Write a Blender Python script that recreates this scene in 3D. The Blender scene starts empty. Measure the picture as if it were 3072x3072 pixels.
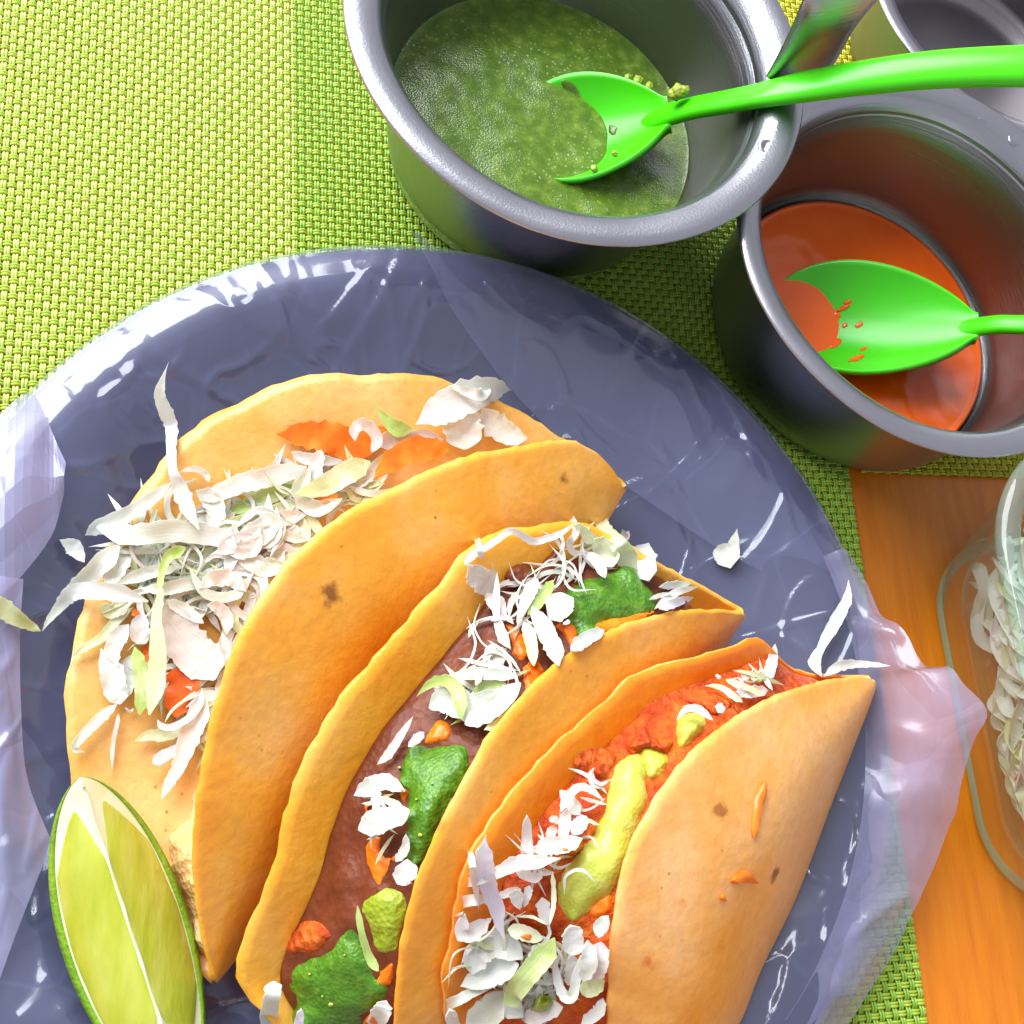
import bpy, math, random
import numpy as np
from mathutils import Matrix, Vector, noise
from mathutils.bvhtree import BVHTree

random.seed(7)
rng = np.random.default_rng(7)
scene = bpy.context.scene
col = scene.collection

# ------------------------------------------------------------------ camera, world, light
FOCAL = 3511.26                       # pixels, for a picture 3072 pixels wide
CX = CY = 1536.0
CAM_H = 0.30
ROT = np.array([[0.962335, 0.02038322, 0.27110124],
                [-0.0688102, -0.94645471, 0.31541819],
                [0.26301428, -0.32219249, -0.90940392]])   # rows: world axes in (right, down, forward)
cam_data = bpy.data.cameras.new('camera')
cam_data.sensor_fit = 'HORIZONTAL'
cam_data.angle = 2 * math.atan(1536 / FOCAL)
cam_data.clip_start = 0.005
cam_data.clip_end = 20
cam = bpy.data.objects.new('camera', cam_data)
m = Matrix.Identity(4)
for i in range(3):
    m[i][0] = ROT[i, 0]; m[i][1] = -ROT[i, 1]; m[i][2] = -ROT[i, 2]
m[2][3] = CAM_H
cam.matrix_world = m
col.objects.link(cam)
scene.camera = cam

world = bpy.data.worlds.new('World')
scene.world = world
world.use_nodes = True
bg = world.node_tree.nodes['Background']
bg.inputs[0].default_value = (0.80, 0.80, 0.90, 1)
bg.inputs[1].default_value = 0.66


def area_light(name, loc, target, sx, sy, power, color):
    d = bpy.data.lights.new(name, 'AREA')
    d.shape = 'RECTANGLE'; d.size = sx; d.size_y = sy; d.energy = power; d.color = color
    o = bpy.data.objects.new(name, d)
    o.location = loc
    o.rotation_euler = (Vector(target) - Vector(loc)).to_track_quat('-Z', 'Y').to_euler()
    col.objects.link(o)
    return o


area_light('window_light', (-0.55, 1.05, 0.92), (0.06, 0.1, 0.0), 1.5, 1.1, 58, (0.95, 0.97, 1.0))

scene.view_settings.view_transform = 'Standard'
scene.view_settings.look = 'None'
scene.view_settings.exposure = 0.13
scene.view_settings.gamma = 1.0
scene.cycles.use_denoising = True
scene.cycles.max_bounces = 14
scene.cycles.transmission_bounces = 14
scene.cycles.transparent_max_bounces = 24
scene.cycles.caustics_reflective = False
scene.cycles.caustics_refractive = True
scene.cycles.blur_glossy = 0.6

# ------------------------------------------------------------------ pixel helpers
CAM = np.array([0.0, 0.0, CAM_H])
S = 3072 / 1932


def ray_src(x, y):
    return ROT @ np.array([x - CX, y - CY, FOCAL])


def pt(u, v, z):
    """Point at height z under pixel (u, v) of a 1932-wide picture."""
    d = ray_src(u * S, v * S)
    t = (z - CAM_H) / d[2]
    return CAM + d * t


CROPS = {'a': (100, 1050, .41408), 'b': (100, 1750, .36232), 'c': (800, 1050, .41408), 'd': (1350, 1500, .46584),
         'e': (700, 2150, .47716), 'f': (600, 1900, .82816), 'g': (1150, 2350, .41408), 'h': (1650, 1900, .51760),
         'i': (2200, 1500, .81343), 'D': (0, 0, S)}


def src(crop, p):
    x0, y0, k = CROPS[crop]
    return x0 + p[0] * k, y0 + p[1] * k


def nz(p, scale=1.0, off=0.0):
    return noise.noise(Vector((p[0] * scale + off, p[1] * scale + off * 1.7, p[2] * scale - off)))


# ------------------------------------------------------------------ object helpers
def mesh_obj(name, verts, faces, mat=None, parent=None, smooth=True):
    me = bpy.data.meshes.new(name)
    me.from_pydata([tuple(v) for v in verts], [], [tuple(f) for f in faces])
    if smooth:
        me.polygons.foreach_set('use_smooth', [True] * len(me.polygons))
    me.update()
    o = bpy.data.objects.new(name, me)
    if mat:
        me.materials.append(mat)
    col.objects.link(o)
    if parent:
        o.parent = parent
        o.matrix_parent_inverse = parent.matrix_world.inverted()
    return o


def np_mesh(name, verts, quads, mat, parent=None):
    me = bpy.data.meshes.new(name)
    nv, nf = len(verts), len(quads)
    me.vertices.add(nv); me.vertices.foreach_set('co', verts.astype(np.float32).ravel())
    me.loops.add(nf * 4); me.loops.foreach_set('vertex_index', quads.astype(np.int32).ravel())
    me.polygons.add(nf)
    me.polygons.foreach_set('loop_start', np.arange(0, nf * 4, 4, dtype=np.int32))
    me.polygons.foreach_set('loop_total', np.full(nf, 4, dtype=np.int32))
    me.update(calc_edges=True)
    me.polygons.foreach_set('use_smooth', np.ones(nf, dtype=bool))
    me.materials.append(mat)
    o = bpy.data.objects.new(name, me)
    col.objects.link(o)
    if parent:
        o.parent = parent
        o.matrix_parent_inverse = parent.matrix_world.inverted()
    return o


def thing(name, loc, label, cat, group=None):
    o = bpy.data.objects.new(name, None)
    o.empty_display_size = 0.01
    o.location = loc
    o.matrix_world = Matrix.Translation(loc)
    col.objects.link(o)
    tag(o, label, cat, group)
    return o


def tag(o, label, cat, group=None):
    o['label'] = label; o['category'] = cat
    if group: o['group'] = group
    return o


def catmull(pts, n, closed=False):
    P = np.array(pts, float)
    if closed:
        P = np.vstack([P[-1], P, P[0], P[1]])
    else:
        P = np.vstack([2 * P[0] - P[1], P, 2 * P[-1] - P[-2]])
    segs = len(P) - 3
    out = []
    N = n if closed else n - 1
    for i in range(n):
        x = i / N * segs
        k = min(int(x), segs - 1); t = x - k
        p0, p1, p2, p3 = P[k:k + 4]
        out.append(.5 * ((2 * p1) + (p2 - p0) * t + (2 * p0 - 5 * p1 + 4 * p2 - p3) * t * t + (3 * p1 - p0 - 3 * p2 + p3) * t ** 3))
    return np.array(out)


def resample(pts, n):
    P = catmull(pts, max(200, 8 * len(pts)))
    d = np.r_[0, np.cumsum(np.linalg.norm(np.diff(P, axis=0), axis=1))]
    s = np.linspace(0, d[-1], n)
    return np.stack([np.interp(s, d, P[:, k]) for k in range(P.shape[1])], 1)


def grid_faces(nu, nv, close_u=False, close_v=False):
    f = []
    for i in range(nu if close_u else nu - 1):
        for j in range(nv if close_v else nv - 1):
            a = i * nv + j; b = i * nv + (j + 1) % nv
            c = ((i + 1) % nu) * nv + (j + 1) % nv; d = ((i + 1) % nu) * nv + j
            f.append((a, b, c, d))
    return f


def lathe(profile, center, seg=160):
    """profile: list of (r, z); r=0 ends are collapsed."""
    v, f = [], []
    n = len(profile)
    for i in range(seg):
        a = 2 * math.pi * i / seg
        for r, z in profile:
            v.append((center[0] + r * math.cos(a), center[1] + r * math.sin(a), z))
    f = grid_faces(seg, n, close_u=True)
    return v, f


def sweep(pts, prof, up=(0, 0, 1), cap=True):
    """prof(i, n) -> list of (side, up) offsets for sample i; pts Nx3."""
    n = len(pts)
    v = []
    k = None
    for i in range(n):
        t = pts[min(i + 1, n - 1)] - pts[max(i - 1, 0)]
        t = t / (np.linalg.norm(t) + 1e-12)
        s = np.cross(t, np.array(up, float)); s /= (np.linalg.norm(s) + 1e-12)
        w = np.cross(s, t)
        ring = prof(i, n)
        k = len(ring)
        for a, b in ring:
            v.append(pts[i] + s * a + w * b)
    f = grid_faces(n, k, close_v=True)
    if cap:
        f.append(tuple(range(k))); f.append(tuple(range((n - 1) * k, n * k))[::-1])
    return v, f


# ------------------------------------------------------------------ materials
def new_mat(name):
    mt = bpy.data.materials.new(name)
    mt.use_nodes = True
    nt = mt.node_tree
    return mt, nt, nt.nodes['Principled BSDF']


def N(nt, t, **kw):
    n = nt.nodes.new(t)
    for k, v in kw.items():
        if k in ('operation', 'blend_type', 'data_type', 'feature', 'distance', 'noise_dimensions'):
            setattr(n, k, v)
        else:
            n.inputs[k].default_value = v
    return n


def ramp(nt, stops):
    r = nt.nodes.new('ShaderNodeValToRGB')
    e = r.color_ramp.elements
    e[0].position, e[0].color = stops[0][0], (*stops[0][1], 1)
    e[1].position, e[1].color = stops[-1][0], (*stops[-1][1], 1)
    for p, c in stops[1:-1]:
        x = e.new(p); x.color = (*c, 1)
    return r


def coords(nt, scale=(1, 1, 1), kind='Object'):
    tc = nt.nodes.new('ShaderNodeTexCoord')
    mp = nt.nodes.new('ShaderNodeMapping')
    mp.inputs['Scale'].default_value = scale
    nt.links.new(tc.outputs[kind], mp.inputs['Vector'])
    return mp.outputs[0]


def bump(nt, b, height, strength, dist):
    bp = N(nt, 'ShaderNodeBump', Strength=strength, Distance=dist)
    nt.links.new(height, bp.inputs['Height'])
    nt.links.new(bp.outputs[0], b.inputs['Normal'])
    return bp


def noisy(name, stops, scale, rough=.5, bump_s=0, bump_d=.001, bump_scale=None, detail=4, aniso=(1, 1, 1), sss=0, sss_r=(.01, .006, .003), **kw):
    mt, nt, b = new_mat(name)
    co = coords(nt, aniso)
    n = N(nt, 'ShaderNodeTexNoise', Scale=scale, Detail=detail)
    nt.links.new(co, n.inputs['Vector'])
    r = ramp(nt, stops)
    nt.links.new(n.outputs[0], r.inputs[0])
    nt.links.new(r.outputs[0], b.inputs['Base Color'])
    b.inputs['Roughness'].default_value = rough
    if bump_s:
        n2 = N(nt, 'ShaderNodeTexNoise', Scale=bump_scale or scale, Detail=5)
        nt.links.new(co, n2.inputs['Vector'])
        bump(nt, b, n2.outputs[0], bump_s, bump_d)
    if sss:
        b.inputs['Subsurface Weight'].default_value = sss
        b.inputs['Subsurface Radius'].default_value = sss_r
        b.inputs['Subsurface Scale'].default_value = .3
    for k, v in kw.items():
        b.inputs[k.replace('_', ' ')].default_value = v
    return mt


M = {}
M['table'] = noisy('orange_wood', [(.2, (.58, .15, .002)), (.5, (.68, .19, .003)), (.8, (.76, .235, .006))], 22, rough=.42, bump_s=.25, bump_d=.0004, bump_scale=120, aniso=(14, 1.5, 1), detail=10)
M['warp_pale'] = noisy('pale_lime_yarn', [(.3, (.52, .65, .13)), (.7, (.63, .76, .21))], 300, rough=.38)
M['warp_green'] = noisy('green_yarn', [(.3, (.20, .42, .03)), (.7, (.29, .53, .05))], 300, rough=.4)
M['weft'] = noisy('lime_yarn', [(.3, (.34, .50, .03)), (.7, (.44, .60, .05))], 300, rough=.4)
M['yellow_yarn'] = noisy('yellow_green_yarn', [(.3, (.46, .46, .012)), (.7, (.56, .55, .02))], 300, rough=.42)
M['plate'] = noisy('slate_melamine', [(.3, (.050, .054, .095)), (.7, (.070, .075, .125))], 20, rough=.35)


def schlick(nt, normal=None, f0=.04, k=.9):
    lw = nt.nodes.new('ShaderNodeLayerWeight')
    if normal is not None: nt.links.new(normal, lw.inputs['Normal'])
    pw = N(nt, 'ShaderNodeMath', operation='POWER'); pw.inputs[1].default_value = 4.5
    nt.links.new(lw.outputs['Facing'], pw.inputs[0])
    ma = N(nt, 'ShaderNodeMath', operation='MULTIPLY_ADD'); ma.inputs[1].default_value = k; ma.inputs[2].default_value = f0; ma.use_clamp = True
    nt.links.new(pw.outputs[0], ma.inputs[0])
    return ma.outputs[0]


def film_material(name, haze, tint, wr, rg, gloss, cell):
    mt, nt, b = new_mat(name)
    out = nt.nodes['Material Output']
    co = coords(nt)
    n1 = N(nt, 'ShaderNodeTexNoise', Scale=26, Detail=3, Distortion=.6); nt.links.new(co, n1.inputs['Vector'])
    # warped coordinates -> roof-shaped cells: flat facets that meet in sharp creases
    wv = N(nt, 'ShaderNodeTexNoise', Scale=45, Detail=2); nt.links.new(co, wv.inputs['Vector'])
    sc = nt.nodes.new('ShaderNodeVectorMath'); sc.operation = 'MULTIPLY_ADD'
    sc.inputs[1].default_value = (.009, .009, .009)
    nt.links.new(wv.outputs['Color'], sc.inputs[0]); nt.links.new(co, sc.inputs[2])
    v1 = N(nt, 'ShaderNodeTexVoronoi', Scale=cell, feature='DISTANCE_TO_EDGE'); nt.links.new(sc.outputs[0], v1.inputs['Vector'])
    v2 = N(nt, 'ShaderNodeTexVoronoi', Scale=cell * 3.1, feature='DISTANCE_TO_EDGE'); nt.links.new(sc.outputs[0], v2.inputs['Vector'])
    gate = ramp(nt, [(.42, (0, 0, 0)), (.60, (1, 1, 1))]); nt.links.new(n1.outputs[0], gate.inputs[0])
    m2 = N(nt, 'ShaderNodeMath', operation='MULTIPLY'); nt.links.new(v2.outputs[0], m2.inputs[0]); nt.links.new(gate.outputs[0], m2.inputs[1])
    ad = N(nt, 'ShaderNodeMath', operation='MULTIPLY_ADD'); ad.inputs[1].default_value = .0
    nt.links.new(m2.outputs[0], ad.inputs[0]); nt.links.new(v1.outputs[0], ad.inputs[2])
    bp = N(nt, 'ShaderNodeBump', Strength=wr, Distance=.010)
    nt.links.new(ad.outputs[0], bp.inputs['Height'])
    tr = N(nt, 'ShaderNodeBsdfTransparent'); tr.inputs[0].default_value = (.97, .97, .98, 1)
    df = N(nt, 'ShaderNodeBsdfDiffuse'); df.inputs[0].default_value = (*tint, 1)
    tl = N(nt, 'ShaderNodeBsdfTranslucent'); tl.inputs[0].default_value = (*tint, 1)
    mx0 = N(nt, 'ShaderNodeMixShader', Fac=.4)
    nt.links.new(df.outputs[0], mx0.inputs[1]); nt.links.new(tl.outputs[0], mx0.inputs[2])
    # creases are doubled film and whiter
    cr = ramp(nt, [(.0, (1, 1, 1)), (.016, (0, 0, 0))]); nt.links.new(v1.outputs[0], cr.inputs[0])
    mr = nt.nodes.new('ShaderNodeMapRange')
    mr.inputs['From Min'].default_value = .3; mr.inputs['From Max'].default_value = .75
    mr.inputs['To Min'].default_value = haze * .7; mr.inputs['To Max'].default_value = haze * 1.35
    nt.links.new(n1.outputs[0], mr.inputs[0])
    mc = N(nt, 'ShaderNodeMath', operation='MULTIPLY_ADD'); mc.inputs[1].default_value = .05; mc.use_clamp = True
    nt.links.new(cr.outputs[0], mc.inputs[0]); nt.links.new(mr.outputs[0], mc.inputs[2])
    mx1 = N(nt, 'ShaderNodeMixShader')
    nt.links.new(mc.outputs[0], mx1.inputs[0]); nt.links.new(tr.outputs[0], mx1.inputs[1]); nt.links.new(mx0.outputs[0], mx1.inputs[2])
    gl = N(nt, 'ShaderNodeBsdfGlossy', Roughness=rg); gl.inputs[0].default_value = (.92, .95, 1, 1)
    for q in (gl, df): nt.links.new(bp.outputs[0], q.inputs['Normal'])
    mu = N(nt, 'ShaderNodeMath', operation='MULTIPLY'); mu.inputs[1].default_value = gloss; mu.use_clamp = True
    nt.links.new(schlick(nt, bp.outputs[0], .055, .8), mu.inputs[0])
    mx2 = N(nt, 'ShaderNodeMixShader')
    nt.links.new(mu.outputs[0], mx2.inputs[0]); nt.links.new(mx1.outputs[0], mx2.inputs[1]); nt.links.new(gl.outputs[0], mx2.inputs[2])
    nt.links.new(mx2.outputs[0], out.inputs['Surface'])
    return mt


M['film'] = film_material('clear_plastic_film', .115, (.42, .48, .90), .10, .15, 1.05, 22)
M['film_folded'] = film_material('folded_plastic_film', .50, (.58, .56, .84), .22, .22, .9, 38)


def steel(name, base, rough, scale_ring):
    mt, nt, b = new_mat(name)
    b.inputs['Metallic'].default_value = 1
    b.inputs['Base Color'].default_value = (*base, 1)
    co = coords(nt)
    n = N(nt, 'ShaderNodeTexNoise', Scale=40, Detail=6)
    nt.links.new(co, n.inputs['Vector'])
    mr = nt.nodes.new('ShaderNodeMapRange')
    mr.inputs['To Min'].default_value = rough - .07; mr.inputs['To Max'].default_value = rough + .1
    nt.links.new(n.outputs[0], mr.inputs[0]); nt.links.new(mr.outputs[0], b.inputs['Roughness'])
    co2 = coords(nt, (60, 60, 1600))
    n2 = N(nt, 'ShaderNodeTexNoise', Scale=1, Detail=3)
    nt.links.new(co2, n2.inputs['Vector'])
    n3 = N(nt, 'ShaderNodeTexNoise', Scale=1500, Detail=2)
    nt.links.new(co, n3.inputs['Vector'])
    ad = N(nt, 'ShaderNodeMath', operation='MULTIPLY_ADD'); ad.inputs[1].default_value = .5
    nt.links.new(n3.outputs[0], ad.inputs[0]); nt.links.new(n2.outputs[0], ad.inputs[2])
    bump(nt, b, ad.outputs[0], .34, .0003)
    return mt


M['steel'] = steel('brushed_steel', (.42, .42, .455), .31, 1)
M['steel_in'] = steel('shaded_inner_steel', (.26, .245, .255), .36, 1)  # pot interior: base colour darkened to stand in for its dim reflections
M['steel_dark'] = steel('worn_steel', (.40, .37, .42), .34, 1)


def salsa_material(name, stops, sp, bs, bd, vor, rg=.28):
    mt, nt, b = new_mat(name)
    co = coords(nt)
    n = N(nt, 'ShaderNodeTexNoise', Scale=sp, Detail=8, Roughness=.7)
    nt.links.new(co, n.inputs['Vector'])
    r = ramp(nt, stops); nt.links.new(n.outputs[0], r.inputs[0]); nt.links.new(r.outputs[0], b.inputs['Base Color'])
    v = N(nt, 'ShaderNodeTexVoronoi', Scale=vor); nt.links.new(co, v.inputs['Vector'])
    ad = N(nt, 'ShaderNodeMath', operation='MULTIPLY_ADD'); ad.inputs[1].default_value = .6
    nt.links.new(v.outputs[0], ad.inputs[0]); nt.links.new(n.outputs[0], ad.inputs[2])
    bump(nt, b, ad.outputs[0], bs, bd)
    b.inputs['Roughness'].default_value = rg
    return mt


M['salsa_green'] = salsa_material('green_salsa', [(.25, (.055, .115, .008)), (.5, (.10, .19, .012)), (.62, (.16, .26, .025)), (.8, (.32, .42, .12))], 260, .26, .0004, 1700, .14)
nt = M['salsa_green'].node_tree
b = nt.nodes['Principled BSDF']
old = b.inputs['Base Color'].links[0].from_socket
co = coords(nt)
vf = N(nt, 'ShaderNodeTexVoronoi', Scale=620); nt.links.new(co, vf.inputs['Vector'])
nf_ = N(nt, 'ShaderNodeTexNoise', Scale=55, Detail=4); nt.links.new(co, nf_.inputs['Vector'])
r1 = ramp(nt, [(.10, (1, 1, 1)), (.28, (0, 0, 0))]); nt.links.new(vf.outputs[0], r1.inputs[0])
r2 = ramp(nt, [(.44, (0, 0, 0)), (.64, (1, 1, 1))]); nt.links.new(nf_.outputs[0], r2.inputs[0])
mm = N(nt, 'ShaderNodeMath', operation='MULTIPLY'); nt.links.new(r1.outputs[0], mm.inputs[0]); nt.links.new(r2.outputs[0], mm.inputs[1])
ms = N(nt, 'ShaderNodeMath', operation='MULTIPLY'); ms.inputs[1].default_value = .75; nt.links.new(mm.outputs[0], ms.inputs[0])
mx = nt.nodes.new('ShaderNodeMixRGB'); mx.inputs[2].default_value = (.50, .62, .30, 1)
nt.links.new(ms.outputs[0], mx.inputs[0]); nt.links.new(old, mx.inputs[1]); nt.links.new(mx.outputs[0], b.inputs['Base Color'])
M['salsa_blob'] = salsa_material('thick_green_salsa', [(.25, (.030, .12, .004)), (.5, (.070, .21, .010)), (.7, (.15, .32, .025)), (.85, (.40, .52, .12))], 420, .60, .0006, 1100, .13)
M['salsa_olive'] = salsa_material('olive_salsa', [(.25, (.17, .27, .01)), (.5, (.30, .40, .02)), (.8, (.46, .52, .08))], 200, .6, .0009, 900)
M['salsa_orange'] = salsa_material('orange_chile_sauce', [(.3, (1.0, .10, .0)), (.7, (1.0, .16, .0))], 40, .05, .0003, 300, .14)
M['chile'] = salsa_material('chile_sauce_drops', [(.3, (.80, .12, .002)), (.5, (.90, .20, .004)), (.8, (.95, .34, .02))], 160, .5, .0010, 500)
M['guac'] = salsa_material('avocado_sauce', [(.25, (.42, .50, .04)), (.5, (.56, .62, .09)), (.8, (.70, .73, .24))], 220, .35, .0006, 1100, .25)
M['meat'] = salsa_material('red_shredded_filling', [(.25, (.30, .02, .002)), (.45, (.62, .07, .004)), (.6, (.78, .16, .01)), (.8, (.85, .32, .05))], 170, 1.0, .0022, 420)
M['beans'] = salsa_material('refried_beans', [(.25, (.085, .017, .006)), (.5, (.15, .034, .012)), (.7, (.20, .052, .020)), (.85, (.30, .10, .05))], 150, .45, .0008, 600, .36)
M['beans'].node_tree.nodes['Principled BSDF'].inputs['Specular IOR Level'].default_value = .25
M['potato'] = salsa_material('mashed_potato', [(.25, (.70, .36, .10)), (.5, (.80, .48, .20)), (.8, (.88, .62, .32))], 150, .8, .0014, 600)

M['spoon'] = noisy('lime_green_plastic', [(.3, (.055, .62, .001)), (.7, (.075, .70, .002))], 30, rough=.28, bump_s=.05, bump_d=.0004, bump_scale=90, sss=.15, sss_r=(.004, .01, .002))


def cabbage(name, a, b2, rib):
    mt, nt, b = new_mat(name)
    co = coords(nt)
    n = N(nt, 'ShaderNodeTexNoise', Scale=70, Detail=3); nt.links.new(co, n.inputs['Vector'])
    at = nt.nodes.new('ShaderNodeAttribute'); at.attribute_name = 'st'
    mp = nt.nodes.new('ShaderNodeMapping'); mp.inputs['Scale'].default_value = (.5, 5.0, 1)
    nt.links.new(at.outputs['Vector'], mp.inputs['Vector'])
    fb_ = N(nt, 'ShaderNodeTexNoise', Scale=1.6, Detail=4); nt.links.new(mp.outputs[0], fb_.inputs['Vector'])
    ad = N(nt, 'ShaderNodeMath', operation='MULTIPLY_ADD'); ad.inputs[1].default_value = .6
    nt.links.new(fb_.outputs[0], ad.inputs[0]); nt.links.new(n.outputs[0], ad.inputs[2])
    r = ramp(nt, [(.50, a), (.80, b2), (1.0, rib)]); nt.links.new(ad.outputs[0], r.inputs[0]); nt.links.new(r.outputs[0], b.inputs['Base Color'])
    n2 = N(nt, 'ShaderNodeTexNoise', Scale=260, Detail=2); nt.links.new(co, n2.inputs['Vector'])
    ad2 = N(nt, 'ShaderNodeMath', operation='MULTIPLY_ADD'); ad2.inputs[1].default_value = 1.2
    nt.links.new(fb_.outputs[0], ad2.inputs[0]); nt.links.new(n2.outputs[0], ad2.inputs[2])
    bump(nt, b, ad2.outputs[0], .22, .0006)
    tl = N(nt, 'ShaderNodeBsdfTranslucent'); nt.links.new(r.outputs[0], tl.inputs[0])
    ms = N(nt, 'ShaderNodeMixShader', Fac=.16)
    nt.links.new(b.outputs[0], ms.inputs[1]); nt.links.new(tl.outputs[0], ms.inputs[2])
    nt.links.new(ms.outputs[0], nt.nodes['Material Output'].inputs['Surface'])
    b.inputs['Roughness'].default_value = .33
    b.inputs['Subsurface Weight'].default_value = .25
    b.inputs['Subsurface Radius'].default_value = (.9, .9, .55)
    b.inputs['Subsurface Scale'].default_value = .003
    return mt


M['w'] = cabbage('white_cabbage', (.70, .76, .56), (.81, .84, .74), (.86, .88, .84))
M['p'] = cabbage('translucent_cabbage', (.72, .62, .51), (.81, .75, .68), (.86, .83, .80))
M['y'] = cabbage('pale_yellow_cabbage', (.62, .70, .28), (.76, .82, .48), (.84, .87, .66))
M['g'] = cabbage('green_cabbage', (.32, .48, .07), (.48, .62, .18), (.64, .74, .38))
M['l'] = cabbage('lilac_white_cabbage', (.72, .71, .84), (.82, .81, .90), (.90, .89, .94))
M['carrot'] = noisy('carrot', [(.3, (.82, .15, .004)), (.7, (.92, .23, .015))], 260, rough=.36, bump_s=.25, bump_d=.0005, bump_scale=300)
M['carrot_red'] = noisy('red_carrot', [(.3, (.72, .10, .004)), (.7, (.85, .17, .012))], 120, rough=.36, bump_s=.25, bump_d=.0005)


def tortilla_material(name, hues, toast):
    mt, nt, b = new_mat(name)
    co = coords(nt)
    n = N(nt, 'ShaderNodeTexNoise', Scale=32, Detail=5, Roughness=.6); nt.links.new(co, n.inputs['Vector'])
    r = ramp(nt, [(.28, hues[0]), (.48, hues[1]), (.72, hues[2])]); nt.links.new(n.outputs[0], r.inputs[0])
    n2 = N(nt, 'ShaderNodeTexNoise', Scale=420, Detail=3); nt.links.new(co, n2.inputs['Vector'])
    r2 = ramp(nt, [(.35, (.86, .86, .86)), (.65, (1.1, 1.1, 1.1))]); nt.links.new(n2.outputs[0], r2.inputs[0])
    mul = nt.nodes.new('ShaderNodeMixRGB'); mul.blend_type = 'MULTIPLY'; mul.inputs[0].default_value = .4
    nt.links.new(r.outputs[0], mul.inputs[1]); nt.links.new(r2.outputs[0], mul.inputs[2])
    v = N(nt, 'ShaderNodeTexVoronoi', Scale=260); v.inputs['Randomness'].default_value = 1
    nt.links.new(co, v.inputs['Vector'])
    n4 = N(nt, 'ShaderNodeTexNoise', Scale=60, Detail=6, Roughness=.65); nt.links.new(co, n4.inputs['Vector'])
    rs = ramp(nt, [(.0, (1, 1, 1)), (.06, (1, 1, 1)), (.14, (0, 0, 0))]); nt.links.new(v.outputs[0], rs.inputs[0])
    rn = ramp(nt, [(.54, (0, 0, 0)), (.66, (1, 1, 1))]); nt.links.new(n4.outputs[0], rn.inputs[0])
    sp = nt.nodes.new('ShaderNodeMixRGB'); sp.blend_type = 'MULTIPLY'; sp.inputs[0].default_value = 1
    nt.links.new(rs.outputs[0], sp.inputs[1]); nt.links.new(rn.outputs[0], sp.inputs[2])
    mx = nt.nodes.new('ShaderNodeMixRGB'); mx.inputs[2].default_value = (.22, .075, .012, 1)
    sc = N(nt, 'ShaderNodeMath', operation='MULTIPLY'); sc.inputs[1].default_value = .75
    nt.links.new(sp.outputs[0], sc.inputs[0]); nt.links.new(sc.outputs[0], mx.inputs[0]); nt.links.new(mul.outputs[0], mx.inputs[1])
    n5 = N(nt, 'ShaderNodeTexNoise', Scale=26, Detail=6, Roughness=.75); nt.links.new(coords(nt, (1.1, .9, 1)), n5.inputs['Vector'])
    rt = ramp(nt, [(.60, (0, 0, 0)), (.74, (1, 1, 1))]); nt.links.new(n5.outputs[0], rt.inputs[0])
    sct = N(nt, 'ShaderNodeMath', operation='MULTIPLY'); sct.inputs[1].default_value = toast
    nt.links.new(rt.outputs[0], sct.inputs[0])
    mx2 = nt.nodes.new('ShaderNodeMixRGB'); mx2.inputs[2].default_value = (.50, .16, .02, 1)
    nt.links.new(sct.outputs[0], mx2.inputs[0]); nt.links.new(mx.outputs[0], mx2.inputs[1])
    nt.links.new(mx2.outputs[0], b.inputs['Base Color'])
    ad = N(nt, 'ShaderNodeMath', operation='MULTIPLY_ADD'); ad.inputs[1].default_value = .35
    nt.links.new(n2.outputs[0], ad.inputs[0]); nt.links.new(n4.outputs[0], ad.inputs[2])
    bump(nt, b, ad.outputs[0], .5, .0010)
    b.inputs['Roughness'].default_value = .36
    b.inputs['Subsurface Weight'].default_value = .2
    b.inputs['Subsurface Radius'].default_value = (1, .5, .15)
    b.inputs['Subsurface Scale'].default_value = .003
    return mt


M['tortilla_1'] = tortilla_material('golden_tortilla', [(.88, .33, .012), (.93, .41, .035), (.92, .49, .13)], .12)
M['tortilla_2'] = tortilla_material('amber_tortilla', [(.88, .33, .014), (.93, .41, .040), (.92, .49, .14)], .1)
M['tortilla_3'] = tortilla_material('toasted_tortilla', [(.90, .33, .025), (.93, .42, .09), (.93, .53, .23)], .18)
M['tortilla_in1'] = tortilla_material('tan_tortilla_inside', [(.66, .29, .03), (.74, .39, .09), (.80, .50, .20)], .4)
M['tortilla_in2'] = tortilla_material('orange_tortilla_inside', [(.86, .33, .012), (.90, .42, .03), (.88, .50, .11)], .2)
M['tortilla_in3'] = tortilla_material('stained_tortilla_inside', [(.80, .17, .003), (.86, .27, .008), (.88, .38, .04)], .3)
M['rind'] = noisy('lime_rind', [(.3, (.13, .30, .008)), (.7, (.26, .45, .02))], 130, rough=.35, bump_s=.6, bump_d=.0008, bump_scale=700)
M['pith'] = noisy('lime_pith', [(.3, (.70, .76, .42)), (.7, (.84, .86, .66))], 120, rough=.5, bump_s=.2, bump_d=.0005)
M['pulp'] = noisy('lime_pulp', [(.25, (.44, .54, .02)), (.45, (.56, .63, .045)), (.62, (.64, .70, .09)), (.85, (.80, .83, .34))], 70, rough=.12, bump_s=.38, bump_d=.0008, bump_scale=170, aniso=(3.2, .75, 1), sss=.3, sss_r=(1, 1, .2))
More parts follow.
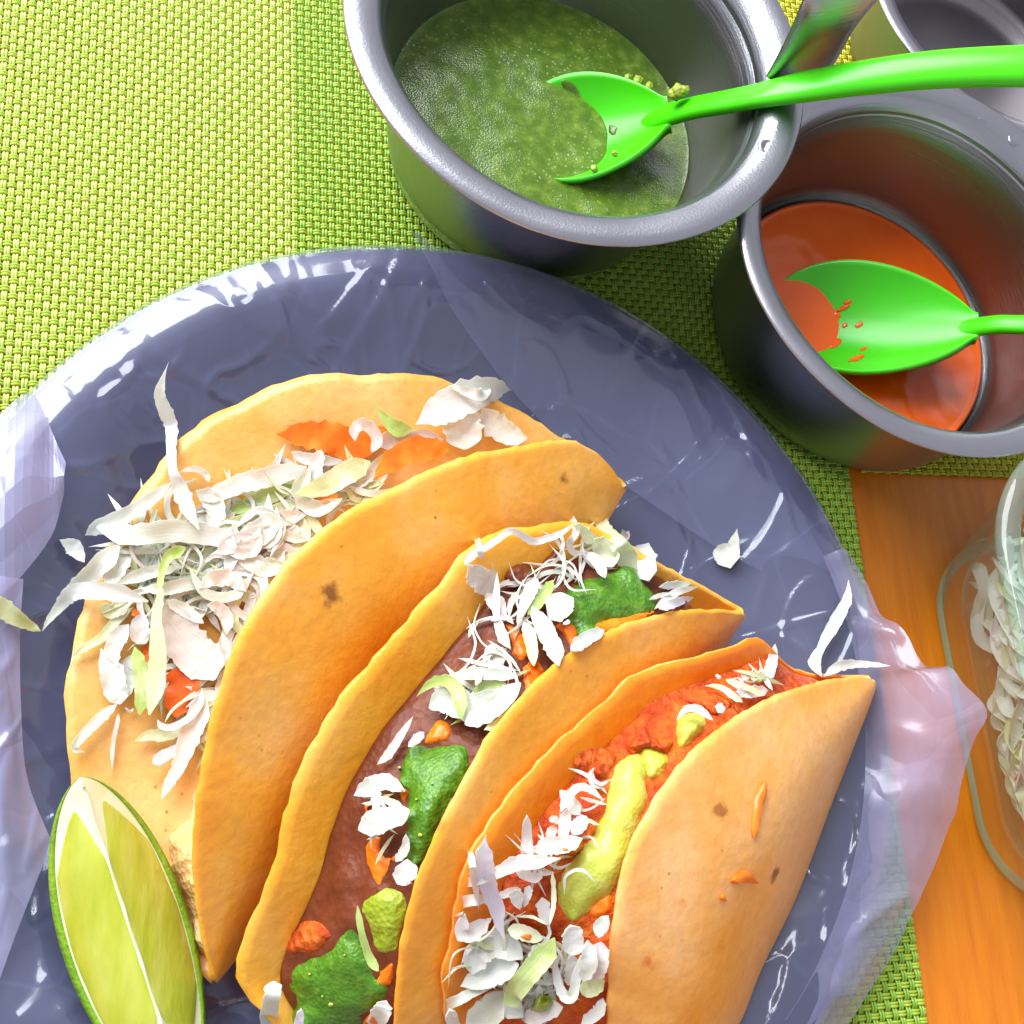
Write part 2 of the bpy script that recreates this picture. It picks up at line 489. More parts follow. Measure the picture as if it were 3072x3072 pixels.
def thin_glass(name, tint, body, bodyc):
    mt, nt, b = new_mat(name)
    out = nt.nodes['Material Output']
    tr = N(nt, 'ShaderNodeBsdfTransparent'); tr.inputs[0].default_value = (*tint, 1)
    df = N(nt, 'ShaderNodeBsdfDiffuse'); df.inputs[0].default_value = (*bodyc, 1)
    m0 = N(nt, 'ShaderNodeMixShader', Fac=body)
    nt.links.new(tr.outputs[0], m0.inputs[1]); nt.links.new(df.outputs[0], m0.inputs[2])
    gl = N(nt, 'ShaderNodeBsdfGlossy', Roughness=.03); gl.inputs[0].default_value = (.95, 1, .97, 1)
    m1 = N(nt, 'ShaderNodeMixShader')
    nt.links.new(schlick(nt), m1.inputs[0]); nt.links.new(m0.outputs[0], m1.inputs[1]); nt.links.new(gl.outputs[0], m1.inputs[2])
    nt.links.new(m1.outputs[0], out.inputs['Surface'])
    return mt


M['glass'] = thin_glass('clear_glass', (.955, .985, .97), .02, (.7, .9, .8))
M['glass_edge'] = thin_glass('green_glass_edge', (.80, .95, .86), .38, (.42, .76, .55))
M['glass_rim'] = thin_glass('thick_glass_rim', (.78, .86, .81), .16, (.55, .72, .62))

# ------------------------------------------------------------------ table
TZ = -0.0022
v = [(-.9, -.9, TZ), (1.3, -.9, TZ), (1.3, 1.3, TZ), (-.9, 1.3, TZ), (-.9, -.9, TZ - .03), (1.3, -.9, TZ - .03), (1.3, 1.3, TZ - .03), (-.9, 1.3, TZ - .03)]
table = mesh_obj('table', v, [(0, 1, 2, 3), (7, 6, 5, 4), (0, 4, 5, 1), (1, 5, 6, 2), (2, 6, 7, 3), (3, 7, 4, 0)], M['table'], smooth=False)
table['kind'] = 'structure'

PLATE_C = np.array([.0642, .0525]); PLATE_R = .1255
POT1_C = np.array([.1027, .2222]); POT2_C = np.array([.2068, .1673])


# ------------------------------------------------------------------ woven placemats
def weave(x0, x1, y0, y1, px, py, hidden):
    """Two-strand plain weave. Returns strands as (verts, quads) per direction, keyed by column."""
    A = .00044; HW = .00036; RR = .00034
    prof = np.array([(-1, -.75), (0, .45), (1, -.75)])
    sub = 4
    res = {'warp': [], 'weft': []}
    nx = int((x1 - x0) / px); ny = int((y1 - y0) / py)

    def strands(kind):
        n_line, n_step = (nx, ny) if kind == 'warp' else (ny, nx)
        pl, ps = (px, py) if kind == 'warp' else (py, px)
        o_l, o_s = (x0, y0) if kind == 'warp' else (y0, x0)
        for i in range(n_line):
            s = np.arange(0, n_step * sub + 1) / sub
            wave = np.cos(math.pi * (s - .5 + i + (0 if kind == 'warp' else 1)))
            wave = np.sign(wave) * np.abs(wave) ** .6
            al = o_s + s * ps
            for k in (-1, 1):
                c = o_l + (i + .5) * pl + k * .00040 + .00003 * math.sin(i * 5.1 + k)
                z = wave * A - .00085
                if kind == 'warp':
                    cx, cy = np.full_like(al, c), al
                else:
                    cx, cy = al, np.full_like(al, c)
                keep = ~hidden(cx, cy)
                vs = np.zeros((len(al), 3, 3))
                for q, (a, h) in enumerate(prof):
                    vs[:, q, 0] = cx + (a * HW if kind == 'warp' else 0)
                    vs[:, q, 1] = cy + (a * HW if kind == 'weft' else 0)
                    vs[:, q, 2] = z + h * RR
                yield i, c, vs, keep
    for kind in ('warp', 'weft'):
        for i, c, vs, keep in strands(kind):
            res[kind].append((c, vs, keep))
    return res


def build_strands(name, items, mat, parent, warpfn):
    V, Q, off = [], [], 0
    for c, vs, keep in items:
        n = len(vs)
        idx = np.arange(n - 1)[keep[:-1] & keep[1:]]
        if len(idx) == 0: continue
        base = idx * 3
        for q in range(2):
            Q.append(np.stack([base + q, base + q + 1, base + q + 4, base + q + 3], 1) + off)
        V.append(vs.reshape(-1, 3)); off += n * 3
    V = np.vstack(V); Q = np.vstack(Q)
    V = warpfn(V)
    used = np.unique(Q); remap = np.zeros(len(V), int); remap[used] = np.arange(len(used))
    o = np_mesh(name, V[used], remap[Q], mat, parent)
    o['kind'] = 'stuff'
    return o


def mat_warp(V):
    V = V.copy()
    V[:, 0] += (V[:, 0] / .2) * .030 * (V[:, 1] - .055)
    V[:, 2] += .00025 * np.sin(V[:, 0] * 40) * np.sin(V[:, 1] * 33)
    return V


def hid1(x, y):
    return (np.hypot(x - PLATE_C[0], y - PLATE_C[1]) < .105) | (np.hypot(x - POT1_C[0], y - POT1_C[1]) < .036) | (np.hypot(x - POT2_C[0], y - POT2_C[1]) < .036)


pm = thing('placemat', (.07, .12, 0), 'lime green woven placemat with a paler stripe, lying under the plate', 'placemat')
W1 = weave(-.085, .2001, -.055, .36, .0021, .0023, hid1)
build_strands('pale_warp', [t for t in W1['warp'] if t[0] < .0298], M['warp_pale'], pm, mat_warp)['label'] = 'pale lime warp yarns'
build_strands('green_warp', [t for t in W1['warp'] if t[0] >= .0298], M['warp_green'], pm, mat_warp)['label'] = 'darker green warp yarns'
build_strands('weft', W1['weft'], M['weft'], pm, mat_warp)
pm2 = thing('placemat', (.28, .2, 0), 'yellow woven placemat whose edge shows below the pot of orange sauce', 'placemat')
W2 = weave(.2045, .40, .1198, .36, .0022, .0022, lambda x, y: np.hypot(x - POT2_C[0], y - POT2_C[1]) < .036)
build_strands('warp', W2['warp'], M['yellow_yarn'], pm2, lambda V: V)
build_strands('weft', W2['weft'], M['yellow_yarn'], pm2, lambda V: V)

# ------------------------------------------------------------------ plate
plate_prof = [(0, .0035), (.05, .0036), (.078, .0040), (.088, .0052), (.097, .0085), (.105, .0124), (.112, .0152), (.1165, .0160), (.1205, .0152), (.1245, .0138), (.1255, .0130),
              (.1250, .0120), (.1215, .0122), (.108, .0100), (.096, .0060), (.086, .0020), (.074, .0002), (.070, .0006), (.05, .0014), (0, .0014)]
vv, ff = lathe(plate_prof, PLATE_C, 220)
plate = mesh_obj('plate', vv, ff, M['plate'])
tag(plate, 'round slate grey plate wrapped in the clear plastic bag', 'plate')


def plate_z(r):
    pr = plate_prof[:10]
    return float(np.interp(r, [p[0] for p in pr], [p[1] for p in pr]))


# ------------------------------------------------------------------ plastic bag over the plate
CREASES = [[(205, 622), (228, 655), (252, 725), (312, 800)], [(222, 640), (300, 690), (400, 735), (500, 775)], [(345, 548), (392, 580), (430, 604), (520, 640)],
           [(716, 478), (690, 522), (632, 592), (600, 620)], [(760, 460), (720, 560), (640, 680)], [(480, 505), (520, 560), (600, 600)], [(110, 710), (170, 800), (200, 900)],
           [(60, 1100), (150, 1180)], [(45, 1480), (120, 1560), (180, 1640)], [(0, 1560), (60, 1660), (110, 1720)], [(10, 1700), (70, 1760), (130, 1770)], [(85, 1480), (100, 1590), (70, 1720), (90, 1850)],
           [(1648, 1090), (1595, 1200), (1562, 1290)], [(1378, 1175), (1425, 1290), (1505, 1345)], [(1600, 1500), (1655, 1490), (1700, 1505)], [(1560, 1690), (1620, 1652), (1705, 1640)],
           [(1542, 1720), (1532, 1830), (1520, 1940)], [(1598, 1575), (1642, 1650), (1705, 1695)], [(1570, 1725), (1660, 1742), (1715, 1700)], [(1620, 1430), (1655, 1450), (1700, 1440)],
           [(1000, 650), (1100, 765), (1250, 905)], [(1190, 812), (1262, 875), (1300, 960)], [(1330, 720), (1390, 830), (1420, 960)], [(1240, 640), (1300, 760), (1330, 880)], [(1480, 900), (1440, 1010), (1400, 1060)],
           [(1560, 1500), (1600, 1560), (1580, 1640)], [(1480, 1780), (1460, 1860), (1430, 1940)], [(870, 500), (960, 600), (1080, 660)]]
CSEG = []
for c_ in CREASES:
    q = [pt(u, v, .012)[:2] for u, v in catmull(c_, 14)]
    CSEG += [(a_, b_, .35 + .65 * math.sin(math.pi * (i + .5) / 13)) for i, (a_, b_) in enumerate(zip(q[:-1], q[1:]))]
CA = np.array([c[0] for c in CSEG]); CB = np.array([c[1] for c in CSEG]); CW = np.array([c[2] for c in CSEG])


def crease_lines(X, Y):
    P = np.stack([X, Y], 1)
    best = np.zeros(len(P))
    for a_, b_, w in zip(CA, CB, CW):
        ab = b_ - a_
        t = np.clip(((P - a_) @ ab) / (ab @ ab), 0, 1)
        d = np.linalg.norm(P - a_ - t[:, None] * ab, axis=1)
        side_ = np.sign((P[:, 0] - a_[0]) * ab[1] - (P[:, 1] - a_[1]) * ab[0])
        wid = np.where(side_ > 0, .0013, .0042)      # steep on one side, gentle on the other
        best = np.maximum(best, w * np.clip(1 - d / wid, 0, 1))
    return best * .0011


def crease_height(x, y):
    """Soft folds radiating from the rim plus a few sharp ridges, in metres."""
    p = (x * 1.0, y * 1.0, 0)
    dx, dy = x - PLATE_C[0], y - PLATE_C[1]
    r = math.hypot(dx, dy) / PLATE_R
    a = math.atan2(dy, dx)
    h = .0012 * max(0, nz(p, 38, 3) + .15)
    n = nz((math.cos(a) * 4.2, math.sin(a) * 4.2, r * .7), 1.6, 9)
    ridge = max(0, 1 - abs(n) * 14) ** 1.5
    h += .0012 * ridge * max(0, (r - .35)) * 1.4
    n = nz(p, 30, 21)
    h += .0006 * max(0, 1 - abs(n) * 22)
    n = nz((x * .5 + y, y * .4 - x, 0), 42, 33)
    h += .0009 * max(0, 1 - abs(n) * 6) ** 2
    return h


nr, na = 190, 640
bv = []
rs = np.concatenate([np.linspace(0, 1, 170) ** .8 * .1240, .1240 + .85 * np.array([.0006, .0013, .0020, .0027, .0033, .0038, .0042, .0045, .0046, .0046, .0044, .0040, .0034, .0025, .0010, -.001, -.004, -.008, -.013, -.019])])
dz = np.concatenate([np.zeros(170), np.array([.0002, .0001, -.0002, -.0007, -.0014, -.0023, -.0034, -.0046, -.006, -.0072, -.0084, -.0095, -.0104, -.0110, -.0114, -.0118, -.0121, -.0124, -.0126, -.0128])])
for j in range(na):
    a = 2 * math.pi * j / na
    ca, sa = math.cos(a), math.sin(a)
    for i in range(nr):
        r = rs[i]
        x, y = PLATE_C[0] + r * ca, PLATE_C[1] + r * sa
        h = crease_height(x, y) * (1 - .75 * min(1, max(0, (r - .110) / .012)))
        if i < 170:
            z = plate_z(r) + .0007 + h
        else:
            z = .0138 + dz[i] + .0007 * (1 - (i - 169) / 21) + h * .6
            k = .0010 * nz((ca * 9, sa * 9, i * .02), 1.5, 5)
            x += ca * k * .25; y += sa * k * .25
            z = max(z, .0006)
        bv.append((x, y, z))
bv = np.array(bv)
cl = crease_lines(bv[:, 0], bv[:, 1])
bv[:, 2] += np.where(np.arange(len(bv)) % nr < 172, cl, 0)
bf = grid_faces(na, nr, close_u=True)
bag = thing('plastic_bag', (PLATE_C[0], PLATE_C[1], 0), 'clear crinkled plastic bag stretched over the plate under the tacos', 'plastic bag')
mesh_obj('film', bv, bf, M['film'], bag)
BAG_BVH = BVHTree.FromPolygons([Vector(p) for p in bv], bf)


def cast(bvhs, x, y):
    d = ray_src(x, y); L = np.linalg.norm(d); d = d / L
    best = None
    for b_ in bvhs:
        hit = b_.ray_cast(Vector(CAM), Vector(d))
        if hit[0] is not None and (best is None or hit[3] < best): best = hit[3]
    return d, best


def px_m(dist_vec):
    """metres covered by one source pixel at a world point."""
    q = ROT.T @ (np.array(dist_vec) - CAM)
    return q[2] / FOCAL


def film_sheet(name, inner, outer, rows, mat, amp, seed, n=90, smooth=True):
    """A strip of film between two 3D lines, crumpled."""
    I, O = resample(inner, n), resample(outer, n)
    v = []
    for i in range(n):
        for j in range(rows):
            t = j / (rows - 1)
            p = I[i] * (1 - t) + O[i] * t
            k = min(1, 3 * t) * min(1, 2.5 * (1 - t) + .3)
            h = amp * k * (max(0, 1 - abs(nz((i * .028, t * .5, seed), 2.2)) * 5) + .5 * nz((i * .03, t * 1.2, seed + 5), 2.0))
            v.append(p + np.array([0, 0, h + .004 * k * math.sin(math.pi * t) * .5]))
    f = grid_faces(n, rows)
    if not smooth:
        f = [t_ for k_, (a, b2, c, d) in enumerate(f) for t_ in (((a, b2, c), (a, c, d)) if (k_ * 7) % 3 else ((a, b2, d), (b2, c, d)))]
    return mesh_obj(name, v, f, mat, bag, smooth)


def rimpt(u, v, r, z):
    p = pt(u, v, z); d = p[:2] - PLATE_C; d = d / np.linalg.norm(d)
    q = PLATE_C + d * r
    return np.array([q[0], q[1], z])


# loose skirt of film on the side of the glass dish
outer_px = [(1596, 1035, .016), (1635, 1100, .018), (1662, 1160, .020), (1692, 1176, .026), (1714, 1205, .028), (1745, 1256, .032), (1792, 1258, .036), (1818, 1290, .038),
            (1862, 1342, .040), (1838, 1395, .034), (1815, 1470, .027), (1802, 1530, .022), (1788, 1565, .018), (1760, 1640, .014), (1718, 1728, .011), (1690, 1790, .009), (1640, 1870, .007), (1600, 1932, .006), (1560, 2000, .006)]
outer = [pt(*p) for p in outer_px]
inner = [rimpt(p[0], p[1], .117, .0160) for p in outer_px]
film_sheet('skirt', inner, outer, 26, M['film_folded'], .0016, 4)['label'] = 'milky skirt of film flaring out towards the glass dish'
inner2 = [rimpt(p[0], p[1], .120, .0150) for p in outer_px[1:-2]]
outer2 = [pt(p[0] - 26, p[1] + 4, max(.006, p[2] - .006)) for p in outer_px[1:-2]]
film_sheet('skirt_underlayer', inner2, outer2, 16, M['film'], .002, 14)
# fold of a second layer on the side of the pots
fi = [pt(778, 446, .020), pt(806, 490, .0168), pt(845, 570, .0150), pt(895, 645, .012), pt(960, 730, .0095), pt(1060, 830, .0085), pt(1200, 930, .0085), pt(1400, 1060, .0095), pt(1560, 1110, .0135)]
fo = [pt(780, 444, .020), pt(830, 466, .0172), pt(920, 484, .0172), pt(1040, 520, .0172), pt(1180, 585, .0172), pt(1300, 668, .0172), pt(1410, 778, .0172), pt(1510, 895, .0172), pt(1590, 1030, .0172)]
film_sheet('fold', fi, fo, 22, M['film'], .0010, 8)['label'] = 'second layer of film folded over towards the pots'
# crumpled gathers at the other side
gi = [pt(-40, 830, .020), pt(20, 762, .022), pt(62, 742, .021), pt(92, 800, .018), pt(108, 838, .018), pt(124, 872, .018)]
go = [pt(-60, 1180, .014), pt(-20, 1140, .016), pt(5, 1120, .018), pt(42, 1085, .018), pt(98, 1010, .016), pt(121, 932, .016)]
film_sheet('gathers', gi, go, 7, M['film_folded'], .0048, 41, 15, False)['label'] = 'white crumpled gathers of film at the edge'
si = [pt(-50, 1090, .019), pt(-40, 1300, .019), pt(-30, 1450, .019), pt(-20, 1600, .02), pt(-20, 1900, .018)]
so = [pt(44, 1092, .018), pt(38, 1200, .017), pt(40, 1340, .017), pt(52, 1470, .016), pt(98, 1590, .014)]
film_sheet('pleat', si, so, 18, M['film_folded'], .0009, 52)['label'] = 'pleat of film running along the edge'

# ------------------------------------------------------------------ tacos
TACOS = {}


def build_taco(key, A, F, B, mat, label, bulge, sag, fill_mat, fill_name, fb, fa, fill_lift):
    nt_, nc = 110, 52
    A = resample([pt(*p) for p in A], nt_); F = resample([pt(*p) for p in F], nt_); B = resample([pt(*p) for p in B], nt_)
    root = thing('taco', tuple(F[nt_ // 2]), label, 'taco', None)
    mid = []
    for i in range(nt_):
        w = math.sin(math.pi * i / (nt_ - 1)) ** .6
        a, f, b_ = A[i].copy(), F[i], B[i].copy()
        # ragged edge
        ja = nz((i * .35, 1.3, 2.0 + bulge * 100), 1.0) * .0006 + nz((i * 1.1, 4.3, bulge * 50), 1.0) * .0005
        jb = nz((i * .35, 7.3, 2.0 + bulge * 100), 1.0) * .0007 + nz((i * 1.3, 9.3, bulge * 50), 1.0) * .0006
        da = (a - f); da /= np.linalg.norm(da) + 1e-9
        db = (b_ - f); db /= np.linalg.norm(db) + 1e-9
        a += da * ja; b_ += db * jb
        up = np.array([0, 0, 1.0])
        m1 = b_ * .55 + f * .45 + up * sag * w
        m2 = f * .5 + a * .5 + up * bulge * w + np.array([.6, -.4, 0]) * bulge * w * .5
        line = catmull([b_, m1, f, m2, a], nc)
        mid.append(line)
    mid = np.array(mid)
    for i in range(nt_):
        for j in range(nc):
            p = mid[i, j]
            mid[i, j, 2] += .0007 * nz(p, 45, 3) + .0012 * nz(p, 22, 13)
    if key - 1 in TACOS:
        prev = TACOS[key - 1]['front']
        for j in range(nc // 2):
            for i in range(nt_):
                p = mid[i, j]; d = p - CAM; L_ = np.linalg.norm(d); d = d / L_
                best = None
                for q in prev:
                    hit = q.ray_cast(Vector(CAM), Vector(d))
                    if hit[0] is not None and (best is None or hit[3] < best): best = hit[3]
                if best is not None and L_ > best - .0022:
                    mid[i, j] = CAM + d * (best - .0022)
        half = mid[:, :nc // 2].copy()
        for _ in range(4):
            half[1:-1, 1:-1] = (half[1:-1, 1:-1] * 2 + half[2:, 1:-1] + half[:-2, 1:-1] + half[1:-1, 2:] + half[1:-1, :-2]) / 6
        mid[:, :nc // 2] = half
    # normals
    du = np.gradient(mid, axis=0); dv = np.gradient(mid, axis=1)
    nn = np.cross(du, dv); nn /= (np.linalg.norm(nn, axis=2, keepdims=True) + 1e-9)
    th = .0008
    ed = np.minimum(1, np.minimum(np.arange(nc), np.arange(nc)[::-1]) / 2.0 + .45)
    top = mid + nn * th * ed[None, :, None]; bot = mid - nn * th * ed[None, :, None]
    nv1 = nt_ * nc
    V = np.vstack([top.reshape(-1, 3), bot.reshape(-1, 3)])
    g = grid_faces(nt_, nc)
    faces = list(g) + [(d + nv1, c + nv1, b2 + nv1, a2 + nv1) for a2, b2, c, d in g]
    for i in range(nt_ - 1):
        for j in (0, nc - 1):
            p, q = i * nc + j, (i + 1) * nc + j
            faces.append((p, q, q + nv1, p + nv1) if j == 0 else (q, p, p + nv1, q + nv1))
    for j in range(nc - 1):
        for i in (0, nt_ - 1):
            p, q = i * nc + j, i * nc + j + 1
            faces.append((p, q, q + nv1, p + nv1))
    to = mesh_obj('tortilla', V, faces, mat, root)
    to.data.materials.append(M['tortilla_in%d' % key])
    ng = len(g)
    for k_, (a2, b2, c, d) in enumerate(g):
        jj = a2 % nc
        # inner side of the back leaf, less oily than the outside
        if jj < nc // 2:
            to.data.polygons[k_].material_index = 1; to.data.polygons[k_ + ng].material_index = 1
    # filling: bridges the fold from the back leaf to the front leaf
    ns = 26
    ft, fbot = [], []
    i0, i1 = int(.06 * nt_), int(.95 * nt_)
    for i in range(i0, i1):
        e = min(1, (i - i0) / 8, (i1 - 1 - i) / 8)
        pb = mid[i, int(nc * .5 * fb)]; pa = mid[i, nc - 1 - int(nc * .5 * fa)]
        f = mid[i, nc // 2]
        for j in range(ns):
            s = j / (ns - 1)
            p = pb * (1 - s) + pa * s
            deep = f * .55 + p * .45
            p = p * (1 - (1 - e) * .7) + f * (1 - e) * .7
            arch = 4 * s * (1 - s)
            k = fill_lift * arch * e + .0022 * arch * nz(p, 70, 5) + .0016 * arch * nz(p, 160, 15)
            p = p + np.array([-.25, .1, .95]) * k
            if j in (0, ns - 1): p = p * .9 + deep * .1
            ft.append(p); fbot.append(deep)
    rows = i1 - i0
    g = grid_faces(rows, ns)
    nv2 = rows * ns
    fv = np.array(ft + fbot)
    ff = list(g) + [(d + nv2, c + nv2, b2 + nv2, a2 + nv2) for a2, b2, c, d in g]
    for i in range(rows - 1):
        for j in (0, ns - 1):
            p, q = i * ns + j, (i + 1) * ns + j
            ff.append((p, q, q + nv2, p + nv2))
    for j in range(ns - 1):
        for i in (0, rows - 1):
            p, q = i * ns + j, i * ns + j + 1
            ff.append((p, q, q + nv2, p + nv2))
    mesh_obj(fill_name, fv, ff, fill_mat, root)
    back = top[:, :nc // 2 + 2]
    nb = nc // 2 + 2
    # the camera sees whichever side of the back leaf is nearer
    bb = BVHTree.FromPolygons([Vector(p) for p in np.vstack([back.reshape(-1, 3), bot[:, :nb].reshape(-1, 3)])],
                              grid_faces(nt_, nb) + [tuple(q + nt_ * nb for q in f_) for f_ in grid_faces(nt_, nb)])
    fl = BVHTree.FromPolygons([Vector(p) for p in ft], g)
    fr_v = np.vstack([top[:, nc // 2:].reshape(-1, 3), bot[:, nc // 2:].reshape(-1, 3)])
    nf = nc - nc // 2
    fr = BVHTree.FromPolygons([Vector(p) for p in fr_v], grid_faces(nt_, nf) + [tuple(q + nt_ * nf for q in f_) for f_ in grid_faces(nt_, nf)])
    TACOS[key] = dict(root=root, sup=[bb, fl], front=[fr], laid=[])


build_taco(1,
    [(1178, 918, .022), (1150, 880, .026), (1085, 834, .034), (985, 840, .042), (850, 870, .049), (740, 920, .053), (650, 970, .055), (560, 1040, .056), (490, 1130, .056), (440, 1230, .054), (400, 1350, .050), (375, 1480, .045), (362, 1600, .038), (372, 1720, .030), (385, 1790, .025), (402, 1848, .020)],
    [(1178, 920, .018), (1120, 1010, .014), (1000, 1170, .0115), (800, 1400, .0105), (620, 1620, .0105), (480, 1760, .012), (404, 1850, .016)],
    [(1176, 914, .018), (1130, 868, .018), (1060, 826, .018), (980, 775, .018), (880, 730, .0195), (760, 708, .0205), (600, 712, .0205), (520, 730, .020), (440, 765, .019), (340, 830, .019), (245, 960, .018), (180, 1080, .018), (145, 1180, .018), (122, 1300, .018), (130, 1450, .016), (150, 1560, .015), (220, 1700, .014), (320, 1800, .013), (402, 1850, .014)],
    M['tortilla_1'], 'taco with big cabbage strips spilling out beside the lime wedge', .006, -.0035, M['potato'], 'mashed_potato', .62, .18, .004)
build_taco(2,
    [(1402, 1155, .028), (1310, 1150, .040), (1220, 1165, .048), (1130, 1200, .053), (1050, 1250, .057), (980, 1320, .060), (920, 1390, .061), (870, 1480, .061), (820, 1580, .060), (780, 1680, .056), (755, 1790, .050), (745, 1900, .042), (745, 1980, .034), (752, 2040, .026)],
    [(1402, 1160, .022), (1366, 1215, .016), (1310, 1320, .0125), (1200, 1520, .0105), (1060, 1750, .0105), (900, 1930, .012), (754, 2045, .018)],
    [(1400, 1152, .024), (1330, 1108, .028), (1240, 1058, .034), (1170, 1015, .038), (1090, 988, .042), (1000, 992, .046), (950, 1003, .047), (880, 1040, .049), (820, 1110, .050), (760, 1180, .050), (690, 1260, .050), (620, 1350, .048), (565, 1450, .045), (530, 1560, .041), (510, 1650, .037), (470, 1740, .031), (445, 1812, .027), (452, 1855, .024), (490, 1905, .022), (560, 1960, .020), (752, 2045, .018)],
    M['tortilla_2'], 'middle taco of brown beans with dark green salsa on the cabbage', .006, -.004, M['beans'], 'refried_beans', .17, .14, .002)
build_taco(3,
    [(1641, 1284, .024), (1610, 1277, .030), (1560, 1283, .036), (1480, 1305, .045), (1400, 1345, .052), (1330, 1395, .056), (1270, 1455, .059), (1220, 1530, .060), (1185, 1600, .060), (1160, 1700, .058), (1150, 1800, .054), (1146, 1932, .045), (1150, 2010, .035), (1182, 2070, .022)],
    [(1641, 1290, .018), (1600, 1400, .0120), (1538, 1560, .0100), (1478, 1710, .0100), (1418, 1830, .0100), (1376, 1935, .011), (1300, 2030, .013), (1184, 2072, .017)],
    [(1638, 1279, .022), (1580, 1275, .024), (1500, 1262, .028), (1455, 1225, .034), (1425, 1203, .038), (1385, 1220, .042), (1300, 1243, .046), (1200, 1272, .049), (1120, 1340, .050), (1050, 1400, .050), (980, 1480, .049), (915, 1560, .048), (870, 1650, .045), (852, 1750, .042), (835, 1850, .036), (850, 1950, .030), (950, 2040, .024), (1182, 2072, .018)],
    M['tortilla_3'], 'taco of red shredded filling with pale avocado sauce, its folded leaf uncovered', .010, -.004, M['meat'], 'red_filling', .15, .12, .000)


# toasted marks, each at its own place on a leaf
def toast_mark(tk, u, v, r, col_):
    T = TACOS[tk]
    d, t = cast(T['front'], u * S, v * S)
    if t is None: return
    c = CAM + d * t
    nt = M['tortilla_%d' % tk].node_tree
    b = nt.nodes['Principled BSDF']
    old = b.inputs['Base Color'].links[0].from_socket
    tc = nt.nodes.new('ShaderNodeTexCoord')
    vm = nt.nodes.new('ShaderNodeVectorMath'); vm.operation = 'DISTANCE'; vm.inputs[1].default_value = tuple(c)
    nt.links.new(tc.outputs['Object'], vm.inputs[0])
    n = N(nt, 'ShaderNodeTexNoise', Scale=330, Detail=4); nt.links.new(tc.outputs['Object'], n.inputs['Vector'])
    mr = nt.nodes.new('ShaderNodeMapRange')
    mr.inputs['From Min'].default_value = 0; mr.inputs['From Max'].default_value = r
    mr.inputs['To Min'].default_value = .62; mr.inputs['To Max'].default_value = -.05
    nt.links.new(vm.outputs['Value'], mr.inputs[0])
    ad = N(nt, 'ShaderNodeMath', operation='ADD'); nt.links.new(mr.outputs[0], ad.inputs[0]); nt.links.new(n.outputs[0], ad.inputs[1])
    rp = ramp(nt, [(.72, (0, 0, 0)), (1.0, (.85, .85, .85))]); nt.links.new(ad.outputs[0], rp.inputs[0])
    mx = nt.nodes.new('ShaderNodeMixRGB'); mx.inputs[2].default_value = (*col_, 1)
    nt.links.new(rp.outputs[0], mx.inputs[0]); nt.links.new(old, mx.inputs[1]); nt.links.new(mx.outputs[0], b.inputs['Base Color'])


for a_ in ((1, 622, 1120, .0055, (.20, .05, .01)), (1, 1062, 905, .0030, (.25, .08, .01)), (2, 830, 1560, .003, (.5, .2, .03)),
           (3, 1464, 1648, .0042, (.16, .035, .008)), (3, 1360, 1530, .0040, (.42, .13, .02)), (3, 1225, 1815, .0035, (.7, .14, .01)), (3, 1290, 1700, .003, (.78, .26, .03))):
    toast_mark(*a_)

# ------------------------------------------------------------------ draped food pieces
def place_line(sup, crop, pts, lifts):
    out, ds = [], []
    for p in pts:
        x, y = src(crop, p)
        d, t = cast(sup, x, y)
        ds.append((d, t))
    good = [t for d, t in ds if t is not None]
    dflt = sum(good) / len(good) if good else .3
    T = [t if t is not None else dflt for d, t in ds]
    T2 = list(T)
    for i in range(1, len(T) - 1):
        T2[i] = min(T[i], (T[i - 1] + T[i + 1]) / 2 + .001)
    for (d, _), t, l in zip(ds, T2, lifts):
        out.append(CAM + d * (t - l))
    return np.array(out)


